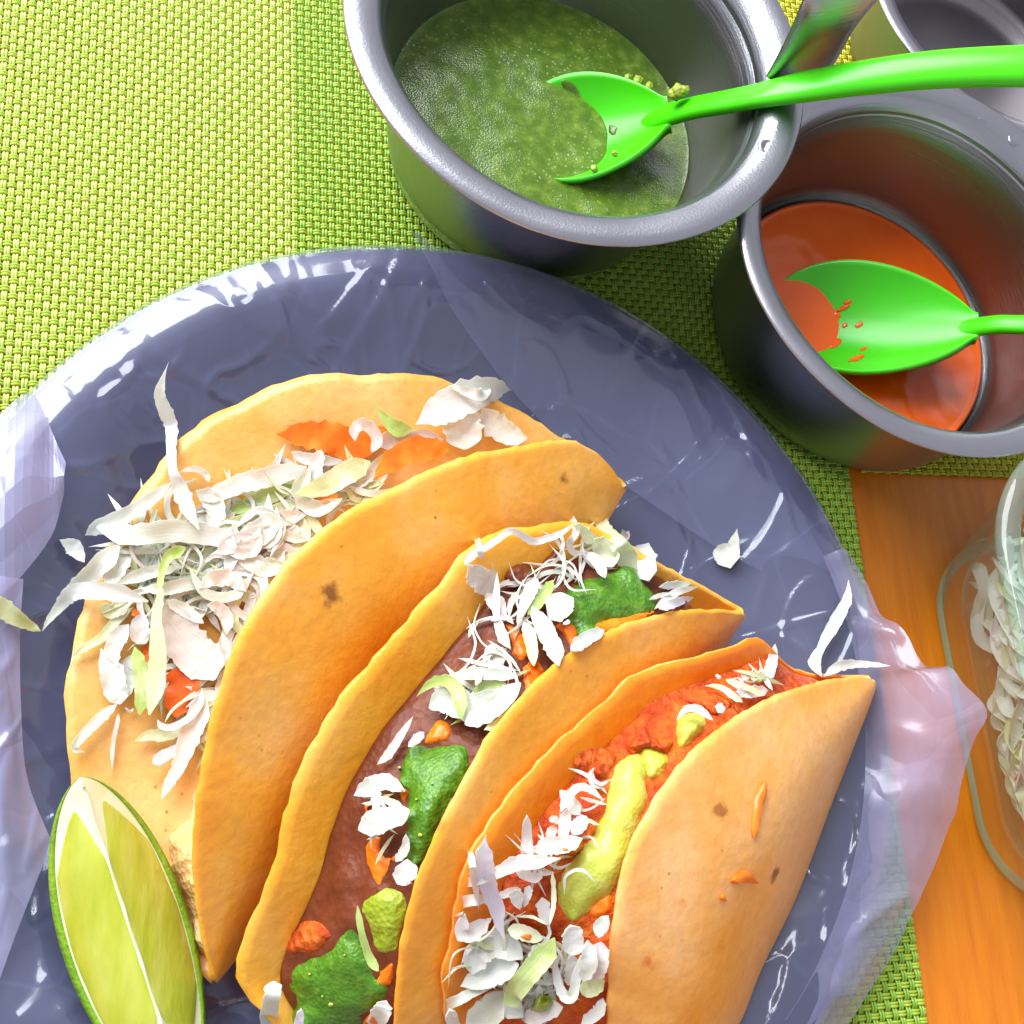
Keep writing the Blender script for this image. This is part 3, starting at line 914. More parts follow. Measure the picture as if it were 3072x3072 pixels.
def ribbon(name, pts, widths, mat, parent, thick=.0006, curl=.25, seed=0, hint=None, twist=.5, n=None):
    n = n or max(18, 7 * len(pts))
    P = catmull(pts, n)
    W = np.interp(np.linspace(0, 1, n), np.linspace(0, 1, len(widths)), widths)
    c = 7
    v = []
    for i in range(n):
        t = P[min(i + 1, n - 1)] - P[max(i - 1, 0)]; t /= np.linalg.norm(t) + 1e-12
        h = (CAM - P[i]) if hint is None else np.array(hint, float)
        h = h / np.linalg.norm(h)
        s = np.cross(t, h); s /= np.linalg.norm(s) + 1e-12
        u = np.cross(s, t)
        a = .6 * twist * nz((i * .16, seed * 3.7, 1.0), 1.0)
        s, u = s * math.cos(a) + u * math.sin(a), u * math.cos(a) - s * math.sin(a)
        w = W[i] * (1 + .16 * nz((i * .5, seed, 2.0), 1.0)) * .51
        sx = i / (n - 1)
        w *= min(1, max(.05, sx / .16) ** .7, max(.05, (1 - sx) / .16) ** .7)
        wl = w * (1 + .20 * nz((i * .5, seed, 5.0), 1.0) + .05 * nz((i * 1.7, seed, 6.0), 1.0)); wr = w * (1 + .20 * nz((i * .5, seed, 8.0), 1.0) + .05 * nz((i * 1.7, seed, 9.0), 1.0))
        cu = curl * (1 + .8 * nz((i * .12, seed, 11.0), 1.0))
        ring_t, ring_b = [], []
        for j in range(c):
            q = -1 + 2 * j / (c - 1)
            off = (wl if q < 0 else wr) * q
            hgt = cu * w * (q * q - .4) + .10 * w * nz((i * .4, j * .6, seed), 1.0)
            th = thick * (1 - .35 * q * q)
            base = P[i] + s * off + u * hgt
            ring_t.append(base + u * th); ring_b.append(base - u * th)
        v += ring_t + ring_b[::-1]
    k = 2 * c
    f = grid_faces(n, k, close_v=True)
    f.append(tuple(range(k))[::-1]); f.append(tuple(range((n - 1) * k, n * k)))
    o = mesh_obj(name, v, f, mat, parent)
    o.data.set_sharp_from_angle(angle=math.radians(50))
    st = np.zeros((n, k, 3), np.float32)
    st[:, :, 0] = np.linspace(0, 1, n)[:, None] * 4 + seed * 3.3
    st[:, :, 1] = np.r_[np.linspace(-1, 1, c), np.linspace(1, -1, c)][None, :] + seed
    at = o.data.attributes.new('st', 'FLOAT_VECTOR', 'POINT')
    at.data.foreach_set('vector', st.ravel())
    LAST[0] = BVHTree.FromPolygons([Vector(p) for p in v], f)
    return o


LAST = [None]
SEED = [0]


def shred(tk, crop, pts, w, mat='w', lift=1.5, name='cabbage_shred', thick=.0003, curl=.32, extra=(), twist=.5):
    """Piece of food laid on taco tk, drawn through crop pixels; lift in millimetres above what it lies on."""
    SEED[0] += 1
    T = TACOS[tk]
    sup = T['sup'] + [BAG_BVH] + list(extra)
    if not isinstance(w, (list, tuple)): w = [w * .55] + [w] * (len(pts) - 2) + [w * .6] if len(pts) > 2 else [w, w * .8]
    if not isinstance(lift, (list, tuple)): lift = [lift + .5 * math.sin(SEED[0] * 1.9 + i * 1.3) for i in range(len(pts))]
    lf = np.interp(np.linspace(0, 1, len(pts)), np.linspace(0, 1, len(lift)), lift) / 1000
    P = place_line(sup, crop, pts, lf)
    k = CROPS[crop][2]
    Wm = [np.interp(i / (len(pts) - 1), np.linspace(0, 1, len(w)), w) * k * px_m(P[i]) for i in range(len(pts))]
    o = ribbon(name, P, Wm, M[mat], T['root'], thick, curl, SEED[0], twist=twist)
    T['laid'].append(LAST[0])
    return o


def blob(tk, crop, poly, h, mat, name, edge=-.6, rough=.6, sup=None, parent=None, extra=(), res=54):
    """Dollop on taco tk with a pixel outline; h = height in mm. A height field over the outline, dipping under what it lies on at its edge."""
    SEED[0] += 1
    sd_ = SEED[0]
    T = TACOS.get(tk)
    sup = sup or (T['sup'] + [BAG_BVH] + T['laid'])
    C = catmull([src(crop, p) for p in poly], 90, closed=True)
    lo, hi = C.min(0), C.max(0)
    size = (hi - lo).max(); pad = .10 * size
    step = (size + 2 * pad) / res
    nx, ny = int((hi[0] - lo[0] + 2 * pad) / step) + 2, int((hi[1] - lo[1] + 2 * pad) / step) + 2
    gx, gy = np.meshgrid(lo[0] - pad + np.arange(nx) * step, lo[1] - pad + np.arange(ny) * step, indexing='ij')
    P = np.stack([gx.ravel(), gy.ravel()], 1)
    A, B = C, np.roll(C, -1, 0)
    AB = B - A
    t = np.clip(((P[:, None] - A[None]) * AB[None]).sum(2) / ((AB ** 2).sum(1)[None] + 1e-9), 0, 1)
    dist = np.sqrt(((P[:, None] - (A[None] + t[..., None] * AB[None])) ** 2).sum(2)).min(1)
    cond = ((A[None, :, 1] > P[:, None, 1]) != (B[None, :, 1] > P[:, None, 1])) & (P[:, None, 0] < (B - A)[None, :, 0] * (P[:, None, 1] - A[None, :, 1]) / (AB[None, :, 1] + 1e-9) + A[None, :, 0])
    inside = cond.sum(1) % 2 == 1
    sd = np.where(inside, dist, -dist).reshape(nx, ny)

    def blur(a, k):
        for _ in range(k):
            q = np.pad(a, 1, mode='edge')
            a = (q[1:-1, 1:-1] * 2 + q[2:, 1:-1] + q[:-2, 1:-1] + q[1:-1, 2:] + q[1:-1, :-2]) / 6
        return a
    sd = blur(sd, 5)
    sd = sd + size * .035 * np.array([[nz((gx[i, j] / size * 5, gy[i, j] / size * 5, sd_), 1.0) + .5 * nz((gx[i, j] / size * 12, gy[i, j] / size * 12, sd_ + 2), 1.0) for j in range(ny)] for i in range(nx)])
    D = np.zeros((nx, ny, 3)); Z = np.full((nx, ny), np.nan)
    for i in range(nx):
        for j in range(ny):
            if sd[i, j] < -1.6 * pad: 
                D[i, j] = ray_src(gx[i, j], gy[i, j]); D[i, j] /= np.linalg.norm(D[i, j]); continue
            d, tt = cast(sup, gx[i, j], gy[i, j])
            D[i, j] = d
            if tt is not None: Z[i, j] = tt
    med = np.nanmedian(Z)
    Z = np.where(np.isnan(Z), med, Z)
    Z = np.clip(Z, med - .012, med + .006)
    Zs = blur(Z, 14)
    w = np.clip(sd / (pad * 1.2), 0, 1)
    Zs = Zs * (.35 + .65 * w) + Z * (.65 - .65 * w)
    Zs = blur(Zs, 4)
    d0 = max(sd.max() * .75, 1e-6)
    V = np.zeros((nx, ny, 3))
    for i in range(nx):
        for j in range(ny):
            q = sd[i, j] / d0
            p = CAM + D[i, j] * Zs[i, j]
            if q > 0:
                e = min(1, q)
                dome = 1 - (1 - e) ** 1.7
                l = edge * (1 - dome) + h * dome + rough * h * dome * .5 * (nz(p, 110, sd_) + .5 * nz(p, 300, sd_ + 3) + .3 * nz(p, 700, sd_ + 5))
            else:
                l = edge + q * 28
            V[i, j] = p - D[i, j] * (l / 1000)
    keep = sd > -.9 * pad
    f = []
    for i in range(nx - 1):
        for j in range(ny - 1):
            if keep[i, j] and keep[i + 1, j] and keep[i, j + 1] and keep[i + 1, j + 1]:
                f.append((i * ny + j, i * ny + j + 1, (i + 1) * ny + j + 1, (i + 1) * ny + j))
    used = sorted({k for q in f for k in q}); re_ = {k: n for n, k in enumerate(used)}
    Vf = V.reshape(-1, 3)
    return mesh_obj(name, Vf[used], [tuple(re_[k] for k in q) for q in f], M[mat] if isinstance(mat, str) else mat, parent or T['root'])


# --- taco 1
blob(1, 'D', [(372, 1480), (350, 1540), (310, 1590), (330, 1650), (345, 1700), (365, 1780), (400, 1790), (420, 1600)], 7, 'potato', 'potato_lump', rough=1.0)
0 and blob(1, 'a', [(1380, 760), (1500, 720), (1650, 760), (1800, 720), (1900, 780), (1700, 850), (1450, 880), (1370, 830)], .6, 'potato', 'potato_lump', edge=-.2)
blob(1, 'a', [(1500, 1560), (1600, 1500), (1760, 1500), (1760, 1650), (1600, 1800), (1450, 1850), (1420, 1750)], 4, 'carrot', 'carrot_slice')
shred(1, 'c', [(70, 610), (250, 610), (450, 640), (650, 680), (890, 560)], [60, 170, 240, 230, 150], 'carrot', 2, 'carrot_slice', curl=.1)
shred(1, 'b', [(1200, 690), (1230, 850), (1180, 1110)], [240, 280, 200], 'carrot_red', 3, 'carrot_slice', curl=.1)
shred(1, 'b', [(920, 500), (935, 600), (945, 690)], [40, 50, 20], 'carrot_red', 2, 'carrot_slice')
shred(1, 'b', [(820, 230), (870, 260)], [50, 60], 'carrot', 3, 'carrot_slice')
shred(1, 'a', [(1900, 980), (1750, 1040), (1600, 1100), (1400, 1190)], 120, 'g', 2.0)
shred(1, 'a', [(960, 1540), (1100, 1570), (1260, 1560)], 230, 'y', 2)
shred(1, 'a', [(750, 1480), (850, 1640), (700, 1700)], 120, 'y', 1.5)
shred(1, 'a', [(1180, 1480), (1350, 1480), (1500, 1500)], 130, 'y', 2.5)
shred(1, 'a', [(1120, 1880), (1250, 1800), (1350, 1830)], 140, 'y', 2)
shred(1, 'a', [(1950, 1090), (1700, 1190), (1450, 1270), (1310, 1290)], 120, 'y', 4)
shred(1, 'a', [(1980, 850), (1700, 920), (1500, 970), (1300, 1050), (1190, 1060)], [150, 150, 140, 110, 60], 'w', 4, curl=.15)
shred(1, 'a', [(1060, 885), (1170, 860), (1250, 900), (1270, 960)], 45, 'w', 3)
shred(1, 'a', [(1180, 1020), (1280, 1080), (1320, 1180), (1260, 1290)], 140, 'w', 4)
shred(1, 'a', [(1000, 960), (850, 1080), (700, 1180), (480, 1280), (380, 1340)], [60, 90, 110, 110, 40], 'w', [4, 4, 5, 4, 3])
shred(1, 'a', [(430, 1270), (700, 1340), (1000, 1310), (1300, 1350), (1700, 1400)], [90, 150, 160, 140, 110], 'w', 6, curl=.15)
shred(1, 'a', [(980, 90), (935, 220), (915, 330), (960, 450), (1000, 560), (1000, 700), (1010, 860), (1060, 1000), (1120, 1150), (1200, 1300)], [10, 50, 80, 100, 90, 70, 60, 110, 130, 120], 'w', [14, 13, 12, 11, 10, 9, 8, 7, 7, 7], twist=.25)
shred(1, 'a', [(190, 1375), (290, 1430), (370, 1540)], [20, 130, 40], 'w', 3)
shred(1, 'a', [(680, 1440), (610, 1580), (520, 1690)], [110, 130, 110], 'w', 3)
shred(1, 'a', [(620, 1420), (480, 1560), (330, 1700), (220, 1800), (150, 1915)], [160, 140, 110, 80, 20], 'w', [5, 5, 4, 3, 3])
shred(1, 'a', [(600, 1690), (750, 1640), (900, 1600), (1050, 1580)], 90, 'w', 4)
shred(1, 'a', [(780, 1730), (950, 1730), (1100, 1700), (1320, 1670)], [50, 90, 100, 60], 'w', 5)
shred(1, 'a', [(1280, 1690), (1450, 1650), (1620, 1640)], 130, 'p', 5)
shred(1, 'a', [(1280, 1850), (1290, 1760), (1350, 1710), (1440, 1710)], 30, 'w', 5)
shred(1, 'a', [(1750, 1280), (1760, 1380), (1700, 1460)], 100, 'p', 5)
shred(1, 'b', [(75, 395), (130, 300), (230, 180), (330, 80), (480, 60), (700, 80), (950, 150)], [30, 50, 90, 130, 140, 150, 130], 'w', [4, 5, 6, 7, 7, 8, 8], twist=.25)
shred(1, 'b', [(560, 180), (650, 230), (800, 180)], 130, 'y', 2)
shred(1, 'b', [(310, 700), (340, 600), (430, 530), (550, 460), (650, 350), (750, 250), (830, 200)], [12, 35, 60, 75, 80, 70, 40], 'y', 2)
shred(1, 'b', [(560, 540), (640, 720), (690, 900), (720, 1000)], [60, 190, 190, 110], 'w', 2.5)
shred(1, 'b', [(790, 340), (700, 450), (660, 560), (700, 690)], [90, 150, 130, 30], 'w', 3.5)
shred(1, 'b', [(800, 600), (780, 780), (740, 960)], [120, 150, 110], 'w', 2)
shred(1, 'b', [(900, 250), (880, 400), (930, 500)], 170, 'p', 3)
shred(1, 'b', [(1000, 180), (1130, 330), (1280, 520), (1430, 680), (1500, 800)], [220, 330, 340, 330, 200], 'p', 6, curl=.12, twist=.15)
shred(1, 'b', [(1100, 140), (1250, 220), (1410, 330)], [70, 110, 60], 'w', 8)
shred(1, 'b', [(840, 530), (880, 700), (900, 900), (880, 1090)], [90, 115, 115, 100], 'g', 5, curl=.15)
shred(1, 'b', [(1050, 0), (1050, 110), (1020, 300), (1030, 600), (1010, 850), (960, 1090)], [50, 55, 80, 140, 150, 130], 'y', [9, 9, 9, 8, 7, 6], twist=.2, curl=.15)
shred(1, 'a', [(1100, 1430), (980, 1500), (930, 1620), (915, 1760)], [110, 70, 45, 50], 'g', 8)
shred(1, 'b', [(690, 1000), (560, 1110), (440, 1230), (360, 1320), (350, 1380), (430, 1400)], [100, 85, 80, 65, 45, 15], 'w', 2.5)
shred(1, 'b', [(705, 1080), (690, 1180), (660, 1320), (652, 1540)], [30, 32, 34, 28], 'p', 1.5)
shred(1, 'b', [(760, 1030), (800, 1060), (830, 1040)], [18, 22, 15], 'w', 2)
shred(1, 'b', [(840, 1310), (950, 1260), (1080, 1250), (1250, 1200)], [30, 80, 110, 120], 'y', 3)
shred(1, 'b', [(990, 1490), (1100, 1420), (1230, 1350)], [100, 95, 70], 'l', 4)
shred(1, 'b', [(1060, 1790), (1120, 1660), (1200, 1520), (1280, 1300), (1360, 1100), (1430, 950)], [50, 80, 110, 170, 180, 150], 'p', 5, twist=.2)
shred(1, 'b', [(1030, 1130), (1060, 1180), (1150, 1190), (1280, 1120), (1380, 1000), (1400, 880)], [40, 50, 55, 55, 50, 40], 'p', 6)
shred(1, 'b', [(1090, 1150), (1150, 1050), (1250, 970), (1370, 900)], [14, 22, 24, 30], 'y', 6)
shred(1, 'b', [(1440, 180), (1530, 200), (1600, 290), (1600, 420)], 110, 'p', 6)
shred(1, 'b', [(1480, 900), (1450, 1000), (1490, 1090)], 110, 'p', 4)
shred(1, 'b', [(1380, 1320), (1430, 1270), (1480, 1200)], [25, 40, 30], 'p', 4)
shred(1, 'c', [(180, 740), (300, 790), (560, 810)], 90, 'p', 3)
shred(1, 'c', [(350, 940), (360, 820), (395, 725)], [110, 95, 70], 'p', 6)
shred(1, 'c', [(800, 690), (900, 650), (1020, 640), (1150, 620), (1280, 650)], [130, 130, 100, 90, 60], 'p', 5)
shred(1, 'c', [(640, 660), (640, 570), (720, 540), (800, 640), (760, 740)], [60, 80, 90, 80, 90], 'p', 7)
shred(1, 'c', [(200, 1050), (400, 990), (600, 880), (750, 810)], [50, 150, 170, 110], 'y', 7, curl=.15)
shred(1, 'c', [(480, 1000), (640, 950), (800, 880)], 130, 'p', 5)
shred(1, 'c', [(320, 1090), (430, 1080), (520, 1050)], [30, 50, 30], 'carrot', 6, 'carrot_slice')
shred(1, 'c', [(770, 940), (900, 810), (1060, 720), (1230, 720), (1320, 735)], [60, 150, 180, 150, 80], 'carrot', 8, 'carrot_slice', curl=.1)
shred(1, 'c', [(1400, 420), (1420, 560), (1440, 720)], [240, 280, 220], 'w', 5, curl=.1)
shred(1, 'c', [(1080, 540), (1250, 440), (1450, 340), (1650, 280), (1770, 290)], [60, 230, 250, 160, 20], 'w', 7, curl=.15, twist=.2)
shred(1, 'c', [(1320, 260), (1450, 300), (1560, 320), (1600, 240)], [30, 70, 90, 60], 'w', 9)
shred(1, 'c', [(1560, 420), (1650, 540), (1780, 620), (1890, 640)], [110, 190, 150, 50], 'w', 4)
shred(1, 'c', [(790, 405), (860, 500), (950, 570), (1060, 570)], [10, 70, 120, 60], 'g', 7, curl=.3)
shred(1, 'D', [(1060, 826), (1068, 822), (1078, 826)], [4, 8, 3], 'w', 2)

# --- taco 2: beans below, salsa and cabbage on top
blob(2, 'd', [(340, 480), (460, 400), (560, 440), (620, 360), (700, 310), (760, 420), (680, 480), (600, 500), (480, 540), (380, 560)], 2.5, 'beans', 'bean_lump', rough=1.0)
shred(2, 'd', [(370, 560), (450, 540), (530, 500)], [14, 22, 16], 'p', 2)
shred(2, 'd', [(120, 890), (140, 830), (185, 775)], [10, 36, 14], 'p', 2.5)
shred(2, 'e', [(1130, 0), (1050, 120), (980, 230), (905, 302)], [20, 48, 60, 25], 'p', 3)
shred(2, 'd', [(260, 960), (300, 1010), (340, 1060)], 150, 'w', 3)
shred(2, 'd', [(215, 1050), (250, 980), (290, 930)], [20, 60, 40], 'w', 3.5)
shred(2, 'd', [(320, 620), (340, 700), (350, 760)], [50, 50, 30], 'p', 3)
shred(2, 'd', [(380, 760), (390, 670), (420, 620), (450, 640)], 40, 'p', 3)
shred(2, 'd', [(720, 600), (700, 690), (640, 770)], [130, 190, 100], 'w', 4)
shred(2, 'd', [(660, 520), (600, 620), (500, 740)], [50, 80, 60], 'g', 4.5)
shred(2, 'd', [(560, 510), (500, 620), (430, 790)], [70, 85, 30], 'w', 6)
shred(2, 'd', [(530, 690), (600, 820), (670, 950), (700, 1070)], [60, 120, 120, 70], 'w', 6)
shred(2, 'd', [(480, 790), (520, 900), (540, 1070)], [60, 85, 55], 'y', 7)
blob(2, 'd', [(355, 790), (430, 820), (490, 930), (480, 1040), (400, 1010), (390, 920)], 0.8, 'chile', 'chile_sauce_drop', rough=.9, res=40)
blob(2, 'd', [(470, 1060), (590, 1050), (610, 1150), (500, 1250), (460, 1170)], 0.8, 'chile', 'chile_sauce_drop', rough=.9, res=40)
blob(2, 'd', [(680, 800), (800, 790), (830, 880), (780, 950), (730, 880)], 0.8, 'chile', 'chile_sauce_drop', rough=.9, res=40)
shred(2, 'd', [(780, 970), (880, 890), (990, 840)], [90, 90, 60], 'w', 6)
shred(2, 'd', [(730, 800), (770, 780)], [20, 30], 'w', 6)
shred(2, 'd', [(160, 160), (170, 230), (190, 300), (200, 380)], [40, 40, 38, 45], 'p', 5)
shred(2, 'd', [(120, 420), (170, 480), (230, 540), (290, 610)], [70, 150, 160, 70], 'p', 3.5)
shred(2, 'd', [(145, 430), (105, 400), (150, 350), (220, 310), (300, 260), (400, 200), (530, 265), (620, 250), (720, 210), (800, 155)], [30, 45, 55, 45, 42, 42, 48, 44, 42, 42], 'p', 6, twist=.3)
shred(2, 'd', [(240, 600), (270, 660), (300, 720)], [50, 70, 40], 'p', 4)
shred(2, 'd', [(305, 460), (300, 600), (300, 750), (340, 880), (390, 960)], [16, 45, 45, 75, 40], 'p', 6)
shred(2, 'd', [(265, 780), (310, 760), (370, 760), (410, 800)], [24, 34, 34, 20], 'p', 7)
shred(2, 'd', [(880, 335), (800, 340), (770, 280), (810, 210), (790, 130), (740, 90), (720, 30)], [40, 42, 42, 42, 40, 70, 30], 'p', [6, 6, 6, 7, 8, 9, 9])
shred(2, 'd', [(880, 340), (950, 400), (1000, 500)], [50, 75, 60], 'w', 6)
shred(2, 'd', [(930, 250), (1000, 330), (1050, 430)], [100, 150, 120], 'y', 5)
shred(2, 'd', [(800, 155), (860, 200), (910, 280)], [42, 60, 70], 'y', 7)
shred(2, 'd', [(1200, 300), (1240, 400), (1280, 520)], [150, 190, 120], 'w', 4)
shred(2, 'd', [(1010, 10), (970, 110), (1000, 200), (1080, 280), (1130, 360), (1200, 450)], [50, 80, 95, 105, 150, 130], 'y', [11, 10, 9, 8, 7, 6], twist=.3)
shred(2, 'd', [(1110, 190), (1130, 240), (1150, 200)], [30, 50, 20], 'p', 5)
shred(2, 'd', [(1320, 700), (1450, 600), (1590, 560)], [40, 50, 20], 'w', 4)
shred(2, 'd', [(1350, 560), (1450, 545), (1550, 540)], [40, 50, 25], 'w', 3)
shred(2, 'd', [(1350, 700), (1450, 660), (1560, 630)], [60, 60, 30], 'l', 5)
shred(2, 'd', [(1290, 640), (1350, 615), (1430, 600)], [20, 30, 12], 'w', 5)
blob(2, 'd', [(745, 590), (850, 485), (990, 490), (1090, 440), (1180, 455), (1250, 550), (1310, 650), (1320, 720), (1180, 750), (980, 800), (920, 850), (840, 895), (780, 830), (750, 720)], 2.3, 'salsa_blob', 'green_salsa_dollop', rough=.5)
blob(2, 'd', [(930, 800), (1040, 750), (1200, 730), (1320, 710), (1250, 770), (1100, 850), (980, 870)], 0.8, 'chile', 'chile_sauce_drop', rough=.9, res=40)
# lower half of taco 2
shred(2, 'f', [(990, 230), (1040, 200), (1110, 190)], [40, 60, 40], 'g', 4)
shred(2, 'f', [(830, 270), (900, 240), (1000, 270), (1110, 200)], [60, 100, 110, 60], 'w', 4)
shred(2, 'f', [(900, 160), (1000, 145), (1150, 155)], [20, 45, 40], 'w', 6)
shred(2, 'f', [(960, 330), (1060, 270), (1160, 180)], [60, 75, 50], 'w', 6)
shred(2, 'f', [(970, 160), (985, 130), (1010, 150), (1000, 190)], [14, 24, 30, 20], 'p', 6)
shred(2, 'f', [(785, 228), (840, 180), (900, 175), (940, 230), (945, 310)], [12, 32, 45, 52, 50], 'g', [5, 7, 8, 8, 7])
shred(2, 'f', [(1030, 350), (1090, 320), (1140, 270)], 40, 'y', 4)
blob(2, 'e', [(1190, 170), (1280, 10), (1370, 50), (1370, 140), (1300, 170)], 0.8, 'chile', 'chile_sauce_drop', rough=.9, res=40)
shred(2, 'e', [(1100, 190), (1150, 140), (1200, 100)], [30, 60, 40], 'l', 3)
shred(2, 'e', [(760, 495), (860, 440), (960, 410), (1080, 470)], [50, 120, 100, 60], 'w', 4)
shred(2, 'e', [(900, 460), (900, 540), (890, 610)], [60, 55, 40], 'w', 4)
shred(2, 'e', [(930, 510), (1000, 540), (1060, 560)], [40, 44, 30], 'y', 4)
shred(2, 'e', [(790, 710), (900, 660), (1000, 630), (1110, 590)], [110, 160, 130, 120], 'w', 6, curl=.15)
shred(2, 'e', [(1085, 740), (1080, 830), (1020, 910)], [30, 60, 50], 'w', 4)
blob(2, 'e', [(830, 790), (930, 760), (940, 870), (1020, 880), (970, 1000), (910, 1080), (840, 950)], 0.8, 'chile', 'chile_sauce_drop', rough=.9, res=40)
blob(2, 'e', [(1040, 460), (1100, 460), (1085, 540), (1050, 520)], 0.8, 'chile', 'chile_sauce_drop', rough=.9, res=40)
blob(2, 'e', [(815, 540), (865, 545), (835, 600)], 0.8, 'chile', 'chile_sauce_drop', rough=.9, res=40)
blob(2, 'e', [(350, 1390), (450, 1270), (560, 1290), (620, 1380), (520, 1480), (340, 1490)], 1.4, 'meat', 'chile_sauce_drop', rough=1.2, res=44)
blob(2, 'e', [(880, 1090), (1020, 1070), (1100, 1150), (1070, 1350), (1020, 1480), (900, 1500), (850, 1350), (800, 1190)], 1.3, 'salsa_olive', 'green_salsa_dollop', rough=.4)
shred(2, 'e', [(1030, 1050), (1090, 980), (1150, 1010)], [110, 140, 90], 'p', 6)
dollop_a = blob(2, 'e', [(1060, 260), (1120, 200), (1300, 165), (1480, 180), (1500, 350), (1400, 480), (1330, 650), (1240, 850), (1180, 940), (1100, 900), (1080, 760), (1095, 560), (1080, 430), (1040, 340)], 2.3, 'salsa_blob', 'green_salsa_dollop', rough=.5)
dollop_b = blob(2, 'e', [(330, 1620), (420, 1520), (600, 1440), (700, 1310), (780, 1260), (840, 1450), (890, 1600), (1000, 1680), (990, 1770), (880, 1850), (800, 1950), (600, 2000), (430, 1960), (410, 1820)], 2.3, 'salsa_blob', 'green_salsa_dollop', rough=.5)
shred(2, 'e', [(780, 1190), (805, 1350), (850, 1500), (910, 1600)], [40, 42, 50, 70], 'g', 7)
blob(2, 'e', [(890, 1700), (920, 1600), (1010, 1540), (1000, 1680)], 0.8, 'chile', 'chile_sauce_drop', rough=.9, res=40)
shred(2, 'e', [(255, 1665), (240, 1780), (205, 1960)], [110, 100, 110], 'w', [6, 7, 8], curl=.15)
shred(2, 'e', [(960, 1790), (930, 1860), (880, 1960)], [90, 120, 100], 'w', 9)
shred(2, 'e', [(425, 1840), (410, 1960)], [40, 70], 'l', 9)
blob(2, 'e', [(800, 1932), (870, 1870), (920, 1950), (850, 2000)], 0.8, 'chile', 'chile_sauce_drop', rough=.9, res=40)

for u_, v_, r_ in ((1175, 745, 20), (612, 1812, 24), (1045, 320, 12), (1150, 520, 10), (480, 1620, 12), (700, 1500, 10), (560, 1760, 12), (1250, 420, 10)):
    blob(2, 'e', [(u_ + r_ * math.cos(a), v_ + .8 * r_ * math.sin(a)) for a in np.linspace(0, 6.28, 8)[:-1]], 2.9, 'guac', 'chile_seed', edge=1.4, rough=.1, res=10, parent=dollop_a if u_ > 1000 else dollop_b)
# --- taco 3
blob(3, 'h', [(125, 760), (200, 665), (320, 655), (400, 700), (360, 800), (330, 850), (200, 850)], 2.6, 'meat', 'meat_clump', rough=2.0)
blob(3, 'h', [(430, 660), (480, 580), (540, 530), (640, 600), (720, 620), (680, 700), (560, 680), (480, 710)], 3, 'meat', 'meat_clump', rough=2.0)
blob(3, 'h', [(780, 390), (870, 310), (960, 330), (1070, 400), (960, 480), (850, 430)], 2.4, 'meat', 'meat_clump', rough=2.0)
blob(3, 'g', [(880, 900), (1000, 860), (1120, 930), (1160, 1050), (1000, 1060), (870, 1010)], 3, 'meat', 'meat_clump', rough=1.5)
shred(3, 'h', [(900, 305), (980, 310), (1060, 360), (1115, 400)], [14, 30, 40, 30], 'y', 5)
shred(3, 'h', [(1020, 270), (1130, 310), (1240, 352)], [40, 38, 25], 'y', 6)
shred(3, 'h', [(1080, 340), (1160, 340), (1260, 330)], [50, 70, 50], 'p', 4)
shred(3, 'h', [(1100, 280), (1160, 245), (1230, 250), (1290, 330)], [20, 28, 30, 30], 'w', 7)
shred(3, 'h', [(1305, 65), (1285, 170), (1250, 270)], [24, 62, 70], 'p', [9, 7, 5])
shred(3, 'h', [(1060, 215), (1200, 240), (1352, 300)], [12, 28, 14], 'y', 8)
shred(3, 'h', [(975, 410), (1000, 460)], [40, 50], 'w', 5)
shred(3, 'h', [(960, 240), (990, 260)], [16, 22], 'p', 3)
blob(3, 'h', [(735, 500), (830, 455), (910, 510), (860, 600), (780, 670), (735, 640)], 2.5, 'guac', 'avocado_sauce_dollop', rough=.25)
shred(3, 'h', [(735, 500), (790, 440), (860, 440), (945, 505)], [16, 40, 50, 30], 'w', 8.5)
blob(3, 'h', [(530, 650), (600, 640), (690, 720), (640, 830), (570, 840), (530, 740)], 2.5, 'guac', 'avocado_sauce_dollop', rough=.25)
shred(3, 'i', [(425, 296), (418, 370), (375, 450), (320, 550), (300, 600), (325, 650)], [14, 34, 48, 28, 46, 40], 'w', [6, 5, 4, 4, 5, 6], twist=.3)
shred(3, 'i', [(335, 650), (400, 610), (480, 605), (578, 612)], [30, 38, 24, 14], 'w', [6, 5, 3, 2])
shred(3, 'g', [(1280, 50), (1350, 130), (1420, 230)], [50, 100, 100], 'p', 5)
shred(3, 'g', [(1325, 190), (1310, 320), (1290, 410)], [70, 85, 60], 'p', 6)
shred(3, 'g', [(1200, 270), (1240, 260), (1280, 290)], [40, 50, 40], 'p', 5)
shred(3, 'g', [(1190, 400), (1220, 350), (1260, 320)], [50, 75, 50], 'p', 4)
shred(3, 'g', [(1470, 240), (1420, 300), (1370, 370)], [60, 110, 90], 'l', 6)
shred(3, 'g', [(1285, 205), (1330, 105), (1410, 30), (1500, 45), (1595, 125)], [60, 62, 58, 50, 26], 'w', 8)
shred(3, 'g', [(1150, 830), (1170, 960), (1195, 1030)], [110, 80, 24], 'p', 4)
shred(3, 'g', [(960, 965), (1080, 970), (1185, 1025)], [12, 24, 16], 'y', 5)
shred(3, 'g', [(1060, 740), (1040, 820), (1020, 895)], [60, 60, 20], 'p', 5)
shred(3, 'g', [(960, 770), (970, 850), (990, 915)], [120, 80, 10], 'w', 6)
shred(3, 'g', [(830, 820), (920, 790), (1000, 770)], [50, 60, 50], 'p', 5)
shred(3, 'g', [(1100, 500), (1200, 455), (1330, 440), (1440, 400)], [90, 130, 120, 60], 'p', 7)
shred(3, 'g', [(1040, 235), (1040, 400), (1040, 560)], [55, 78, 90], 'p', [9, 7, 6])
shred(3, 'g', [(960, 640), (1030, 660), (1100, 690), (1160, 640)], [70, 80, 60, 40], 'p', 5)
